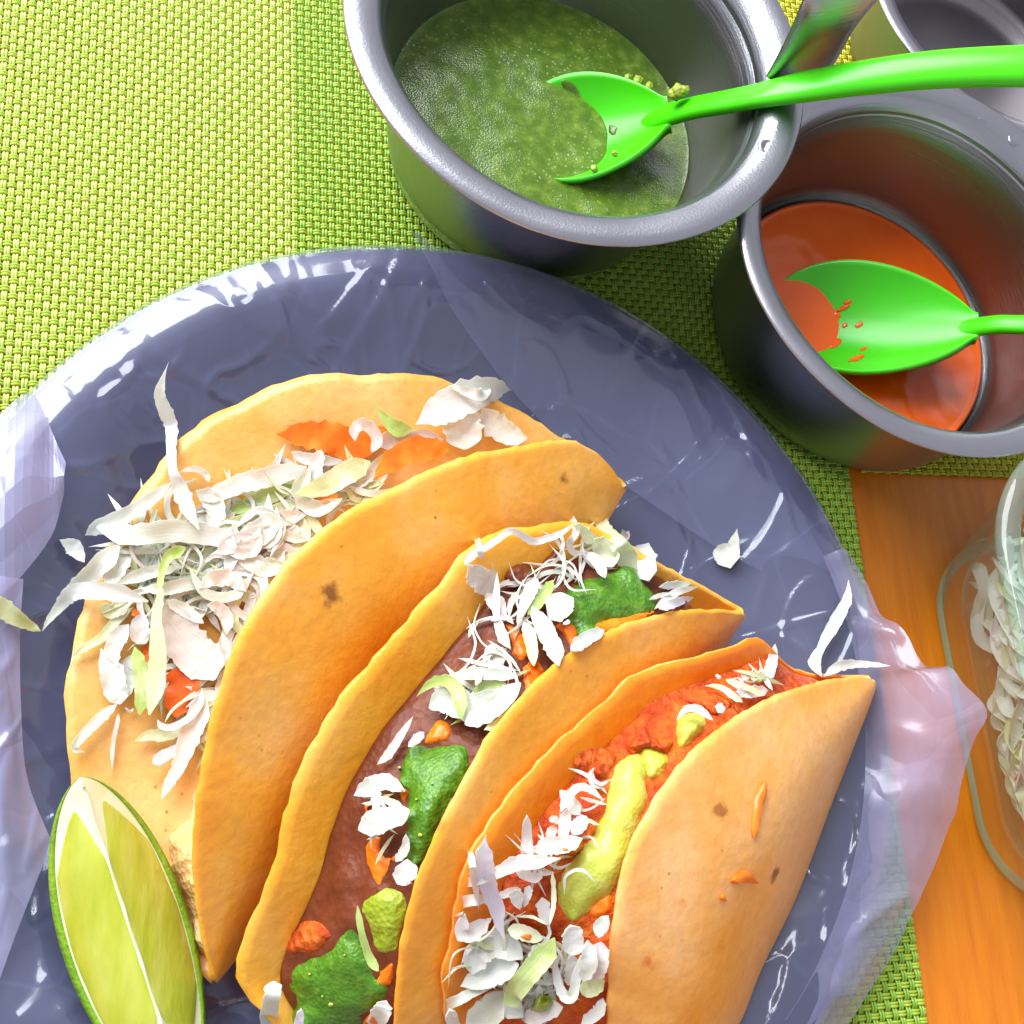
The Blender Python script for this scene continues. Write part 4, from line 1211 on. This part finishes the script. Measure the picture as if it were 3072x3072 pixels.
shred(3, 'g', [(495, 746), (650, 710), (820, 650), (960, 580), (1100, 570), (1280, 545)], [10, 70, 80, 110, 100, 60], 'p', [5, 6, 7, 8, 8, 8], twist=.3)
shred(3, 'g', [(610, 395), (640, 550), (660, 700), (692, 905)], [14, 48, 55, 14], 'p', 9)
shred(3, 'g', [(400, 930), (500, 890), (620, 850), (760, 840)], [50, 60, 80, 70], 'p', 6)
shred(3, 'g', [(590, 950), (570, 1070), (640, 1080), (780, 980)], [80, 110, 130, 80], 'p', 6)
shred(3, 'g', [(290, 1220), (380, 1150), (470, 1050), (570, 940)], [120, 110, 85, 70], 'p', 7)
shred(3, 'g', [(330, 1220), (365, 1315)], [50, 30], 'p', 7)
shred(3, 'g', [(740, 375), (730, 500), (740, 640), (770, 780), (820, 900), (840, 1020), (890, 1160)], [20, 125, 135, 115, 115, 60, 14], 'l', [13, 12, 11, 10, 10, 9, 9], curl=.4, twist=.3)
shred(3, 'g', [(900, 1060), (1010, 1080), (1150, 1130)], [80, 110, 80], 'y', 6)
blob(3, 'g', [(980, 1110), (1070, 1090), (1060, 1140)], 0.8, 'chile', 'chile_sauce_drop', rough=.9, res=40)
shred(3, 'g', [(640, 1380), (680, 1250), (780, 1170), (900, 1190), (1010, 1270)], [150, 180, 190, 170, 120], 'w', 6, curl=.45)
shred(3, 'g', [(560, 1470), (680, 1420), (820, 1360), (980, 1310)], [60, 150, 190, 140], 'w', 7, curl=.4)
shred(3, 'g', [(1080, 1180), (1130, 1230), (1050, 1260)], [80, 100, 80], 'w', 7)
shred(3, 'g', [(640, 1690), (720, 1580), (830, 1500)], [30, 50, 40], 'y', 3)
shred(3, 'g', [(90, 1712), (230, 1690), (380, 1640), (540, 1570), (700, 1490), (900, 1430)], [26, 64, 75, 75, 64, 40], 'w', [8, 8, 8, 8, 8, 8], twist=.3)
shred(3, 'g', [(600, 1790), (740, 1680), (880, 1600), (1010, 1690)], [180, 210, 190, 120], 'w', 7, curl=.2)
shred(3, 'g', [(480, 1640), (500, 1720), (530, 1800)], [80, 90, 80], 'w', 8)
shred(3, 'g', [(1030, 1720), (1150, 1660), (1300, 1620)], [120, 130, 110], 'p', 6)
shred(3, 'g', [(1130, 1460), (1130, 1540), (1120, 1620)], [40, 50, 30], 'w', 7)
blob(3, 'g', [(1150, 1420), (1200, 1370), (1240, 1450), (1200, 1500)], 0.8, 'chile', 'chile_sauce_drop', rough=.9, res=40)
blob(3, 'g', [(1090, 1560), (1180, 1500), (1250, 1560), (1160, 1660), (1050, 1640)], 4, 'salsa_olive', 'green_salsa_dollop')
shred(3, 'g', [(1240, 1120), (1180, 1230), (1080, 1350), (980, 1470), (940, 1560), (1000, 1630)], [110, 150, 155, 150, 130, 24], 'g', [8, 9, 10, 10, 9, 8], curl=.3, twist=.25)
shred(3, 'g', [(1355, 1030), (1375, 1130), (1365, 1240)], [130, 150, 140], 'w', 8)
shred(3, 'g', [(1375, 1240), (1360, 1360), (1340, 1460)], [80, 85, 60], 'w', 5)
shred(3, 'g', [(1230, 1220), (1260, 1420), (1310, 1540), (1370, 1540), (1400, 1400), (1430, 1250)], [50, 60, 75, 75, 70, 60], 'w', 8)
shred(3, 'g', [(1580, 1150), (1555, 1290), (1530, 1420)], [120, 150, 120], 'p', 6)
shred(3, 'g', [(1480, 1140), (1490, 1290), (1450, 1430)], [80, 130, 80], 'w', 8)
shred(3, 'g', [(1420, 1480), (1500, 1480), (1600, 1430)], [80, 130, 110], 'y', 4)
shred(3, 'g', [(1590, 1560), (1560, 1650), (1440, 1744)], [60, 90, 80], 'w', 5)
blob(3, 'D', [(1172, 1428), (1205, 1420), (1220, 1450), (1215, 1540), (1190, 1610), (1160, 1690), (1130, 1712), (1095, 1738), (1062, 1725), (1050, 1690), (1055, 1645), (1085, 1615), (1112, 1590), (1132, 1545), (1148, 1480)], 2.6, 'guac', 'avocado_sauce_dollop', rough=.3)
shred(3, 'g', [(1225, 640), (1235, 850), (1205, 1030)], [30, 38, 20], 'y', 8)
blob(3, 'g', [(1270, 460), (1360, 470), (1460, 430), (1440, 490), (1350, 525)], 0.8, 'chile', 'chile_sauce_drop', rough=.9, res=40)
blob(3, 'g', [(1440, 380), (1510, 280), (1560, 320), (1480, 420)], 0.8, 'chile', 'chile_sauce_drop', rough=.9, res=40)
blob(3, 'g', [(1480, 890), (1640, 780), (1660, 930), (1530, 990)], 0.8, 'chile', 'chile_sauce_drop', rough=.9, res=40)
shred(3, 'g', [(1560, 1120), (1575, 1040), (1630, 960)], [30, 110, 60], 'w', 8)
fr3 = TACOS[3]['front']


def on_front(crop, pts, w, mat, lift, name):
    SEED[0] += 1
    T = TACOS[3]
    P = place_line(fr3, crop, pts, [lift / 1000] * len(pts))
    k = CROPS[crop][2]
    return ribbon(name, P, [q * k * px_m(P[0]) for q in w], M[mat], T['root'], .0006, -.3, SEED[0])


on_front('i', [(118, 1040), (90, 1120), (80, 1200), (76, 1248)], [45, 38, 32, 14], 'carrot', .7, 'carrot_slice')
on_front('i', [(-8, 1405), (40, 1388), (92, 1412)], [30, 48, 10], 'carrot', .7, 'carrot_slice')
on_front('D', [(1360, 1690), (1368, 1698)], [10, 8], 'carrot', .5, 'carrot_slice')


def scatter(tk, zone, n, lmin, lmax, wmin, wmax, mats, lift, seed):
    """Extra small shreds tucked between the drawn ones, inside a pixel zone (1932-wide picture)."""
    rr = random.Random(seed)
    Z = [(np.array(a), np.array(b)) for a, b in zip(zone[:-1], zone[1:])]
    for _ in range(n):
        a, b = rr.choice(Z); t = rr.random()
        c = a * (1 - t) + b * t
        c = c[:2] + np.array([rr.uniform(-1, 1), rr.uniform(-1, 1)]) * c[2]
        L_ = rr.uniform(lmin, lmax); ang = rr.uniform(0, 6.28); bend = rr.uniform(-2.2, 2.2)
        pts = [tuple(c + L_ * (q - .5) * np.array([math.cos(ang + bend * (q - .5)), math.sin(ang + bend * (q - .5))])) for q in (0, .33, .67, 1)]
        w = rr.uniform(wmin, wmax)
        shred(tk, 'D', pts, [w * .5, w, w, w * .5], rr.choice(mats), lift + rr.uniform(0, 1.5), curl=rr.uniform(.1, .5), twist=1.0)


scatter(1, [(330, 985, 30), (480, 940, 25), (640, 905, 20)], 24, 90, 170, 6, 15, 'wwwyp', 1.0, 1)
scatter(1, [(265, 1020, 45), (310, 1110, 60), (430, 1070, 50)], 44, 100, 210, 7, 18, 'wwwwyp', 1.5, 2)
scatter(1, [(300, 1180, 60), (340, 1300, 50), (390, 1380, 20)], 18, 80, 160, 5, 12, 'wwyp', 1.0, 3)
scatter(2, [(960, 1150, 50), (1000, 1100, 30), (1130, 1030, 35)], 22, 50, 130, 4, 9, 'wwyp', 1.5, 4)
scatter(2, [(830, 1340, 30), (900, 1300, 40), (960, 1270, 30)], 16, 50, 120, 5, 10, 'wwyg', 2.0, 5)
scatter(2, [(700, 1500, 20), (740, 1560, 25), (730, 1650, 20)], 7, 40, 80, 4, 8, 'wyp', 2.0, 9)
scatter(3, [(900, 1780, 40), (1000, 1850, 60), (1050, 1900, 60)], 28, 60, 160, 5, 13, 'wwyp', 2.0, 6)
scatter(3, [(990, 1660, 40), (1080, 1560, 30), (1120, 1480, 18)], 18, 40, 100, 4, 8, 'pwwy', 2.0, 7)
scatter(3, [(1380, 1300, 15), (1440, 1280, 15)], 9, 30, 70, 3, 6, 'ypw', 2.0, 8)

scatter(1, [(290, 1030, 40), (340, 1100, 50), (450, 1010, 40), (590, 920, 20)], 24, 110, 220, 4, 9, 'wwyp', 3.0, 21)
scatter(3, [(900, 1780, 40), (1000, 1800, 60), (1060, 1600, 40)], 14, 90, 200, 3, 7, 'wwyp', 4.0, 22)
scatter(2, [(900, 1250, 50), (1000, 1120, 40), (1100, 1040, 35)], 12, 90, 190, 3, 6, 'wwp', 3.0, 23)

scatter(1, [(720, 900, 16), (610, 955, 22), (530, 1025, 26), (470, 1110, 26), (430, 1210, 22), (400, 1330, 16)], 52, 70, 160, 9, 24, 'wwpppy', 3.0, 31)
scatter(1, [(560, 960, 25), (470, 1040, 30), (420, 1130, 30)], 16, 90, 180, 16, 34, 'wwpy', 5.0, 32)

# loose shreds
SUPB = [BAG_BVH]


def loose(crop, pts, w, mat, lifts, label, seed):
    P = place_line(SUPB, crop, pts, np.interp(np.linspace(0, 1, len(pts)), np.linspace(0, 1, len(lifts)), lifts) / 1000)
    k = CROPS[crop][2]
    o = ribbon('cabbage_shred', P, [q * k * px_m(P[0]) for q in w], M[mat], None, .0006, .35, seed)
    return tag(o, label, 'cabbage')


loose('d', [(1850, 185), (1825, 290), (1790, 360), (1805, 440)], [14, 80, 190, 70], 'w', [3, 1.6, 1.6, 1.5], 'small white flake of cabbage lying alone on the plate film', 91)
loose('D', [(-30, 1138), (0, 1146), (30, 1165), (58, 1182), (76, 1190)], [40, 38, 30, 16, 12], 'y', [12, 10, 9, 8, 8], 'loose pale green cabbage strip crossing the edge of the plate by the film gathers', 92)

# ------------------------------------------------------------------ lime wedge
lt = pt(152, 1466, .036); lb = pt(352, 2075, .027)
ax = lb - lt; L = np.linalg.norm(ax); ax /= L
side = np.cross(ax, (0, 0, 1)); side /= np.linalg.norm(side)
if side[0] < 0: side = -side
upv = np.cross(side, ax)
if upv[2] < 0: upv = -upv
lime = thing('lime_wedge', tuple((lt + lb) / 2 - np.array([0, 0, .02])), 'juicy lime wedge with green rind leaning on the taco', 'lime')


def lime_r(s):
    x = abs(2 * s - 1)
    return .0184 * (1 - x ** 2.1) ** .62


TH = math.radians(46)
tilt = math.radians(-6)


def lime_p(s, ang, r):
    core = lt + ax * (L * s)
    a = ang + tilt
    return core + side * math.sin(a) * r - upv * math.cos(a) * r + upv * .0


ns, nq = 70, 22
rv = []
for i in range(ns):
    s = i / (ns - 1)
    R = max(lime_r(s), .0004)
    for j in range(nq):
        a = -TH + 2 * TH * j / (nq - 1)
        rv.append(lime_p(s, a, R))
    for j in range(nq):
        a = TH - 2 * TH * j / (nq - 1)
        rv.append(lime_p(s, a, R * .90 - .0001))
mesh_obj('rind', rv, grid_faces(ns, 2 * nq, close_v=True), M['rind'], lime)
for sg in (-1, 1):
    pv = []
    for i in range(ns):
        s = i / (ns - 1)
        R = max(lime_r(s), .0004)
        for j in range(nq):
            q = j / (nq - 1)
            p = lime_p(s, sg * (TH - .02), R * .945 * q)
            pv.append(p)
    mesh_obj('pith', pv, grid_faces(ns, nq), M['pith'], lime)
    # pulp: two segments on each cut face, bulging a little
    nm = lime_p(.5, sg * TH, .01) - lime_p(.5, sg * (TH - .3), .01)
    nm /= np.linalg.norm(nm)
    for q0, q1, sa, sb in ((.012, .88, .085, .92),):
        gv = []
        n1, n2 = 80, 30
        for i in range(n1):
            s = sa + (sb - sa) * i / (n1 - 1)
            e = min(1, math.sin(math.pi * i / (n1 - 1)) * 1.6) ** .6
            R = lime_r(s)
            mid_q = (q0 + q1) / 2
            lo = mid_q + (q0 - mid_q) * e + .012 * nz((s * 6, sg, 1), 1); hi = mid_q + (q1 - mid_q) * e + .02 * nz((s * 9, sg, 4), 1)
            for j in range(n2):
                t = j / (n2 - 1)
                p = lime_p(s, sg * (TH - .02), R * (lo + (hi - lo) * t))
                bl = .0013 * math.sin(math.pi * t) ** .5 * e 
                groove = 0
                gv.append(p + nm * (bl - groove - .0002))
        mesh_obj('pulp', gv, grid_faces(n1, n2), M['pulp'], lime)
cv = [lime_p(s, 0, .0006 + .0008 * abs(nz((s * 9, 0, 0), 1))) * 0 + lt + ax * L * s + upv * .0006 for s in np.linspace(.03, .97, 40)]
vv, ff = sweep(np.array(cv), lambda i, n: [(.00025 * math.cos(a) * (1 + .7 * math.sin(i * .9)), .0003 * math.sin(a)) for a in np.linspace(0, 2 * math.pi, 8, endpoint=False)])
mesh_obj('core', vv, ff, M['pith'], lime)

# ------------------------------------------------------------------ steel pots
def pot_profile(R, h, rb, ri, lip_drop, zb=0.0):
    """outer base -> outer wall -> lip -> inner wall -> inner floor"""
    t = .0009
    out = [(0, .0012), (rb * .80, .0010), (rb * .90, .0006), (rb * .965, .0018), (rb * .995, .0045)]
    for k in np.linspace(.12, .88, 9):
        r = rb + (ri - rb) * k ** .85
        out.append((r, h * k))
    out += [(ri + .0010, h - .0050), (ri + .0026, h - .0030), (ri + .0050, h - .0016), (R - .0016, h - .0008), (R - .0002, h - .0004), (R + .0001, h + .0003), (R - .0006, h + .0009),
            (R - .0030, h + .0011), (ri + .0050, h + .0006), (ri + .0026, h - .0002), (ri + .0008, h - .0020), (ri - .0002, h - .0048)]
    pot_inside = [(ri - .0002, h - .0048), (ri - .0006, h - .0075)]
    for k in np.linspace(.82, .14, 9):
        r = rb + (ri - rb) * k ** .85 - t
        pot_inside.append((r, h * k))
    pot_inside += [(rb * .985 - t, .0058), (rb * .955 - t, .0034), (rb * .90 - t, .0022), (rb * .8, .0020), (0, .0020)]
    return out, pot_inside


def pot(center, R, h, rb, ri, label, mat=M['steel']):
    p = thing('saucepan', (center[0], center[1], 0), label, 'saucepan')
    for name, prof, mt_ in zip(('body', 'pot_inside'), pot_profile(R, h, rb, ri, 0), (mat, M['steel_in'])):  # inside split off so its steel can carry the painted-in shade
        vv, ff = lathe(prof, center, 200)
        arr = np.array(vv)
        ang = np.arctan2(arr[:, 1] - center[1], arr[:, 0] - center[0])
        wob = .0004 * np.sin(2 * ang + center[0] * 90) + .00025 * np.sin(5 * ang + 1)
        arr[:, 2] += wob * (arr[:, 2] / h) ** 2
        mesh_obj(name, arr, ff, mt_, p)
    return p


def spot_weld(p, u, v, z, r=.0024):
    c = pt(u, v, z)
    vv, ff = lathe([(0, -.0001), (r * .6, -.0001), (r * .8, .00012), (r, .00008), (r * 1.1, -.0006)], c[:2], 20)
    mesh_obj('spot_weld', [(x, y, q + z) for x, y, q in vv], ff, M['steel_dark'], p)


P1H, P2H, P3H = .057, .050, .040
pot1 = pot(POT1_C, .0657, P1H, .0440, .0545, 'large steel saucepan of green salsa with wide rolled rim')
for u, v in ((1448, 277), (1417, 345)):
    spot_weld(pot1, u, v, P1H + .0004)
pot2 = pot(POT2_C, .0622, P2H, .0488, .0530, 'steel saucepan holding bright orange sauce')
for u, v in ((1855, 218), (1916, 262)):
    spot_weld(pot2, u, v, P2H + .0004)
POT3_C = np.array([.2690, .2757])
pot3 = pot(POT3_C, .0555, P3H, .042, .0465, 'empty steel saucepan behind the orange sauce, crossed by the spoon handle')

# upright strap handle on the large pot
hb0 = pt(1450, 150, .0588)
hb1 = pt(1594, 108, .0640); hb1[2] = .046
ht0 = pt(1522, 2, .0865); ht1 = pt(1619, 50, .0760)
hx0, hx1 = pt(1560, -62, .092), pt(1668, -8, .0830)
hx2, hx3 = pt(1660, -190, .099), pt(1770, -110, .092)
rows = [(hb0, hb1), (hb0 * .5 + ht0 * .5 + np.array([.0006, .0002, 0]), hb1 * .5 + ht1 * .5 + np.array([.0006, .0002, 0])), (ht0, ht1), (hx0, hx1), (hx2, hx3)]
L0 = resample([r[0] for r in rows], 40); L1 = resample([r[1] for r in rows], 40)
hv = []
for i in range(40):
    t = L0[min(i + 1, 39)] - L0[max(i - 1, 0)]
    nrm = np.cross(t, L1[i] - L0[i]); nrm /= np.linalg.norm(nrm)
    ring = []
    for j in range(9):
        q = j / 8
        e = .0009 if 0 < j < 8 else .0004
        dish = .0010 * (2 * q - 1) ** 2
        ring.append((q, e, dish))
    hv += [L0[i] * (1 - q) + L1[i] * q + nrm * (e + dsh) for q, e, dsh in ring] + [L0[i] * (1 - q) + L1[i] * q + nrm * (-e + dsh) for q, e, dsh in ring[::-1]]
mesh_obj('handle', hv, grid_faces(40, 18, close_v=True) + [tuple(range(18))[::-1], tuple(range(39 * 18, 40 * 18))], M['steel'], pot1)
# ------------------------------------------------------------------ sauces in the pots
def liquid(name, center, r, z, amp, mat, label, cat, bottom):
    nr_, na_ = 46, 120
    v = []
    for i in range(na_):
        a = 2 * math.pi * i / na_
        for j in range(nr_):
            q = r * (j / (nr_ - 1)) ** .9
            x, y = center[0] + q * math.cos(a), center[1] + q * math.sin(a)
            h = amp * (nz((x, y, 0), 60, 3) + .5 * nz((x, y, 0), 170, 8)) * min(1, (r - q) / .004)
            v.append((x, y, z + h + (.0006 * max(0, 1 - (r - q) / .0015))))
        v.append((center[0] + r * .93 * math.cos(a), center[1] + r * .93 * math.sin(a), bottom))
    n = nr_ + 1
    o = mesh_obj(name, v, grid_faces(na_, n, close_u=True) + [tuple(i * n + nr_ for i in range(na_))], mat)
    return tag(o, label, cat)


liquid('green_salsa', POT1_C, .0480, .0185, .0006, M['salsa_green'], 'pulpy dark green salsa pooled in the large saucepan', 'salsa', .0022)
liquid('orange_sauce', POT2_C, .0462, .0062, .0005, M['salsa_orange'], 'smooth bright orange chile sauce in the saucepan', 'sauce', .0024)


# ------------------------------------------------------------------ green spoons
def spoon(tip, neck, hw, depth, handle, hwid, label):
    """Bowl from tip to neck plus a swept handle, one continuous plastic body."""
    root = thing('spoon', tuple((tip + neck) / 2), label, 'spoon')
    axv = neck - tip; Lb = np.linalg.norm(axv); axv /= Lb
    sd = np.cross(axv, (0, 0, 1)); sd /= np.linalg.norm(sd)
    up = np.cross(sd, axv)
    n, c = 60, 29

    def wid(s):
        return hw * (math.sin(math.pi * min(1, s ** .62 * 1.0)) ** .62 if s < 1 else 0) if s < .98 else 0
    inner, outer_ = [], []
    neckw = hwid[0] * .5
    for i in range(n):
        s = i / (n - 1)
        w = hw * max(0, math.sin(math.pi * s ** .80)) ** .58
        blend = max(0, (s - .66) / .34)
        w = max((w ** 4 + (neckw * blend ** .8) ** 4) ** .25, .0002)
        dep = depth * max(0, math.sin(math.pi * s ** .75)) ** .75
        lift = .0012 * math.sin(math.pi * s)
        for j in range(c):
            q = -1 + 2 * j / (c - 1)
            drop = dep * (1 - abs(q) ** 2.3)
            base = tip + axv * Lb * s + sd * w * q + up * (lift - drop)
            inner.append(base)
        for j in range(c):
            q = 1 - 2 * j / (c - 1)
            drop = dep * (1 - abs(q) ** 2.3)
            th = .0019 * min(1, .35 + 3 * min(s, 1 - s)) + .0035 * blend
            base = tip + axv * Lb * s + sd * (w + .0005) * q + up * (lift - drop - th)
            outer_.append(base)
    v = []
    for i in range(n):
        v += inner[i * c:(i + 1) * c] + outer_[i * c:(i + 1) * c]
    f = grid_faces(n, 2 * c, close_v=True) + [tuple(range(2 * c))[::-1]]
    bo = mesh_obj('bowl', v, f, M['spoon'], root)
    P = resample([neck - axv * .014 - up * .0085, neck - axv * .004 - up * .0034] + handle, 60)
    W = np.interp(np.linspace(0, 1, 60), np.linspace(0, 1, len(hwid)), hwid)

    def prof(i, n_):
        e = min(1, (i / 8) ** .6 + .02); w = W[i] * .5 * e; h = max(.0022, W[i] * .30) * e
        return [(w * math.copysign(abs(math.cos(a)) ** .8, math.cos(a)), h * (.85 if math.sin(a) > 0 else 1) * math.copysign(abs(math.sin(a)) ** .9, math.sin(a))) for a in np.linspace(0, 2 * math.pi, 24, endpoint=False)]
    vv, ff = sweep(P, prof)
    mesh_obj('handle', vv, ff, M['spoon'], root)
    return root


sp1 = spoon(pt(962, 262, .0125), pt(1262, 207, .0330), .0185, .0095,
            [pt(1300, 205, .0375), pt(1390, 188, .050), pt(1480, 170, .0612), pt(1600, 150, .071), pt(1760, 131, .081), pt(1932, 124, .090), pt(2080, 128, .096)],
            [.0100, .0084, .0088, .0096, .0106, .0116, .0124, .0130], 'green plastic spoon resting in the green salsa, handle across the rim')
sp2 = spoon(pt(1448, 585, .0045), pt(1846, 612, .0270),   .0202, .0080,
            [pt(1880, 612, .0310), pt(1932, 612, .0370), pt(2010, 608, .0460), pt(2110, 600, .0560)],
            [.0085, .0066, .0066, .0074, .0084], 'green plastic spoon standing in the orange sauce')
bowl2 = [c for c in sp2.children if c.name.startswith('bowl')][0]
BB = BVHTree.FromPolygons([v.co.copy() for v in bowl2.data.vertices], [tuple(p.vertices) for p in bowl2.data.polygons])
for k_, (u, v, ru, rv_) in enumerate(((1621, 613, 9, 6), (1615, 676, 22, 7), (1591, 581, 18, 6), (1629, 658, 8, 4), (1594, 614, 6, 5), (1600, 570, 10, 5), (1572, 600, 16, 12), (1575, 648, 14, 10))):
    blob(None, 'D', [(u + ru * math.cos(a), v + rv_ * math.sin(a) - ru * .35 * math.cos(a)) for a in np.linspace(0, 6.28, 9)[:-1]], .35, 'salsa_orange', 'sauce_drop', edge=-.05, sup=[BB], parent=sp2, res=16)
bowl1 = [c for c in sp1.children if c.name.startswith('bowl')][0]
BB1 = BVHTree.FromPolygons([v.co.copy() for v in bowl1.data.vertices], [tuple(p.vertices) for p in bowl1.data.polygons])
for poly_, h_ in (([(1085, 205), (1120, 225), (1142, 262), (1130, 292), (1098, 305), (1078, 280), (1090, 245)], .5), ([(1060, 150), (1085, 160), (1100, 190), (1090, 200), (1065, 175)], .4), ([(1150, 235), (1165, 240), (1160, 256), (1148, 250)], .4)):
    blob(None, 'D', poly_, h_, 'salsa_green', 'salsa_film', edge=-.1, rough=.6, sup=[BB1], parent=sp1, res=30)
# pulp clinging to the spoon in the green salsa
for u, v, z, r in ((1280, 172, .040, .0022), (1272, 178, .039, .0018), (1292, 170, .041, .0015), (1205, 152, .0290, .0016), (1185, 146, .0275, .0012), (1225, 163, .030, .0013), (1122, 318, .0235, .0012), (1160, 290, .0255, .0010)):
    c = pt(u, v, z)
    vv = []
    for i in range(10):
        th = math.pi * i / 9
        for j in range(14):
            ph = 2 * math.pi * j / 14
            k = r * (1 + .5 * nz((th * 2, math.cos(ph) * 2, u), 1.2))
            vv.append((c[0] + k * math.sin(th) * math.cos(ph), c[1] + k * math.sin(th) * math.sin(ph), c[2] + .7 * k * math.cos(th)))
    mesh_obj('salsa_residue', vv, grid_faces(10, 14, close_v=True), M['salsa_olive'], sp1)

# ------------------------------------------------------------------ glass dish with shredded cabbage
GX0 = .2215


def rrect(x0, x1, y0, y1, r, n=14):
    out = []
    for cx, cy, a0 in ((x1 - r, y1 - r, 0), (x0 + r, y1 - r, 90), (x0 + r, y0 + r, 180), (x1 - r, y0 + r, 270)):
        for k in range(n):
            a = math.radians(a0 + 90 * k / (n - 1))
            out.append((cx + r * math.cos(a), cy + r * math.sin(a)))
    return out


GH = .052
levels_out = [(.004, TZ + .0002), (.0012, TZ + .0006), (0, TZ + .0025), (-.003, .012), (-.0065, .025), (-.0100, .038), (-.0125, .046), (-.0145, .0485), (-.0152, .0505), (-.0145, .0522), (-.0125, .0530)]
levels_in = [(-.0100, .0527), (-.0085, .0510), (-.0078, .0480), (-.0060, .038), (-.0025, .025), (.0012, .012), (.0042, .0055), (.0075, .0035)]


def dish_ring(inset):
    return rrect(GX0 + inset, GX0 + .150 - inset, -.012 + inset, .098 - inset, .026 - inset * .8)


dish = thing('glass_dish', (GX0 + .075, .043, 0), 'clear glass dish full of shredded cabbage standing on the orange table', 'glass dish')


def dish_part(name, levels, mat, cap_first=False, cap_last=False, close=False):
    v = []
    for ins, z in levels:
        v += [(x, y, z) for x, y in dish_ring(ins)]
    nring, nl = len(dish_ring(0)), len(levels)
    f = grid_faces(nl, nring, close_u=close, close_v=True)
    if cap_first: f.append(tuple(range(nring))[::-1])
    if cap_last: f.append(tuple(range((nl - 1) * nring, nl * nring)))
    return mesh_obj(name, v, f, mat, dish)


dish_part('outer_wall', [(-.0007, .0042)] + levels_out[3:7], M['glass'])
dish_part('inner_wall', levels_in[2:], M['glass'], cap_last=True)
dish_part('rim', levels_out[6:] + levels_in[:3], M['glass_rim'])
dish_part('base_edge', levels_out[:3] + [(-.0007, .0042)], M['glass_edge'])
heap = thing('shredded_cabbage', (GX0 + .05, .043, .006), 'heap of shredded white cabbage filling the glass dish', 'cabbage')
NH = 380
for i in range(NH):
    z = .0065 + .040 * (i / NH) ** .9
    wall = .0085 - .0122 * (z / .05)
    x = GX0 + wall + .002 + .055 * random.random() ** 1.8
    y = random.uniform(.008, .080)
    L_ = random.uniform(.016, .040)
    a = random.gauss(1.57, .55)
    bend = random.uniform(-1.8, 1.8)
    w = random.uniform(.0018, .0044)
    pts = []
    for k in range(5):
        q = (k / 4 - .5)
        aa = a + bend * q
        zz = max(.0062, z + .005 * math.sin(k * 1.3 + i * 2.1))
        px_ = x + math.cos(aa) * L_ * q; py_ = y + math.sin(aa) * L_ * q
        lim = GX0 + .0085 - .0122 * (zz / .05) + w * .5
        if px_ < lim: px_ = lim + .15 * (lim - px_)
        py_ = min(max(py_, .002), .086)
        pts.append((px_, py_, zz))
    mt_ = 'carrot' if i % 37 == 0 else random.choice('wwwwwyyp')
    ribbon('cabbage_shred' if mt_ != 'carrot' else 'carrot_shred', np.array(pts), [w * .7, w, w, w * .7], M[mt_], heap, .0004, .35, 500 + i, hint=(random.gauss(-.5, .4), random.gauss(0, .4), 1), twist=1.0, n=16)
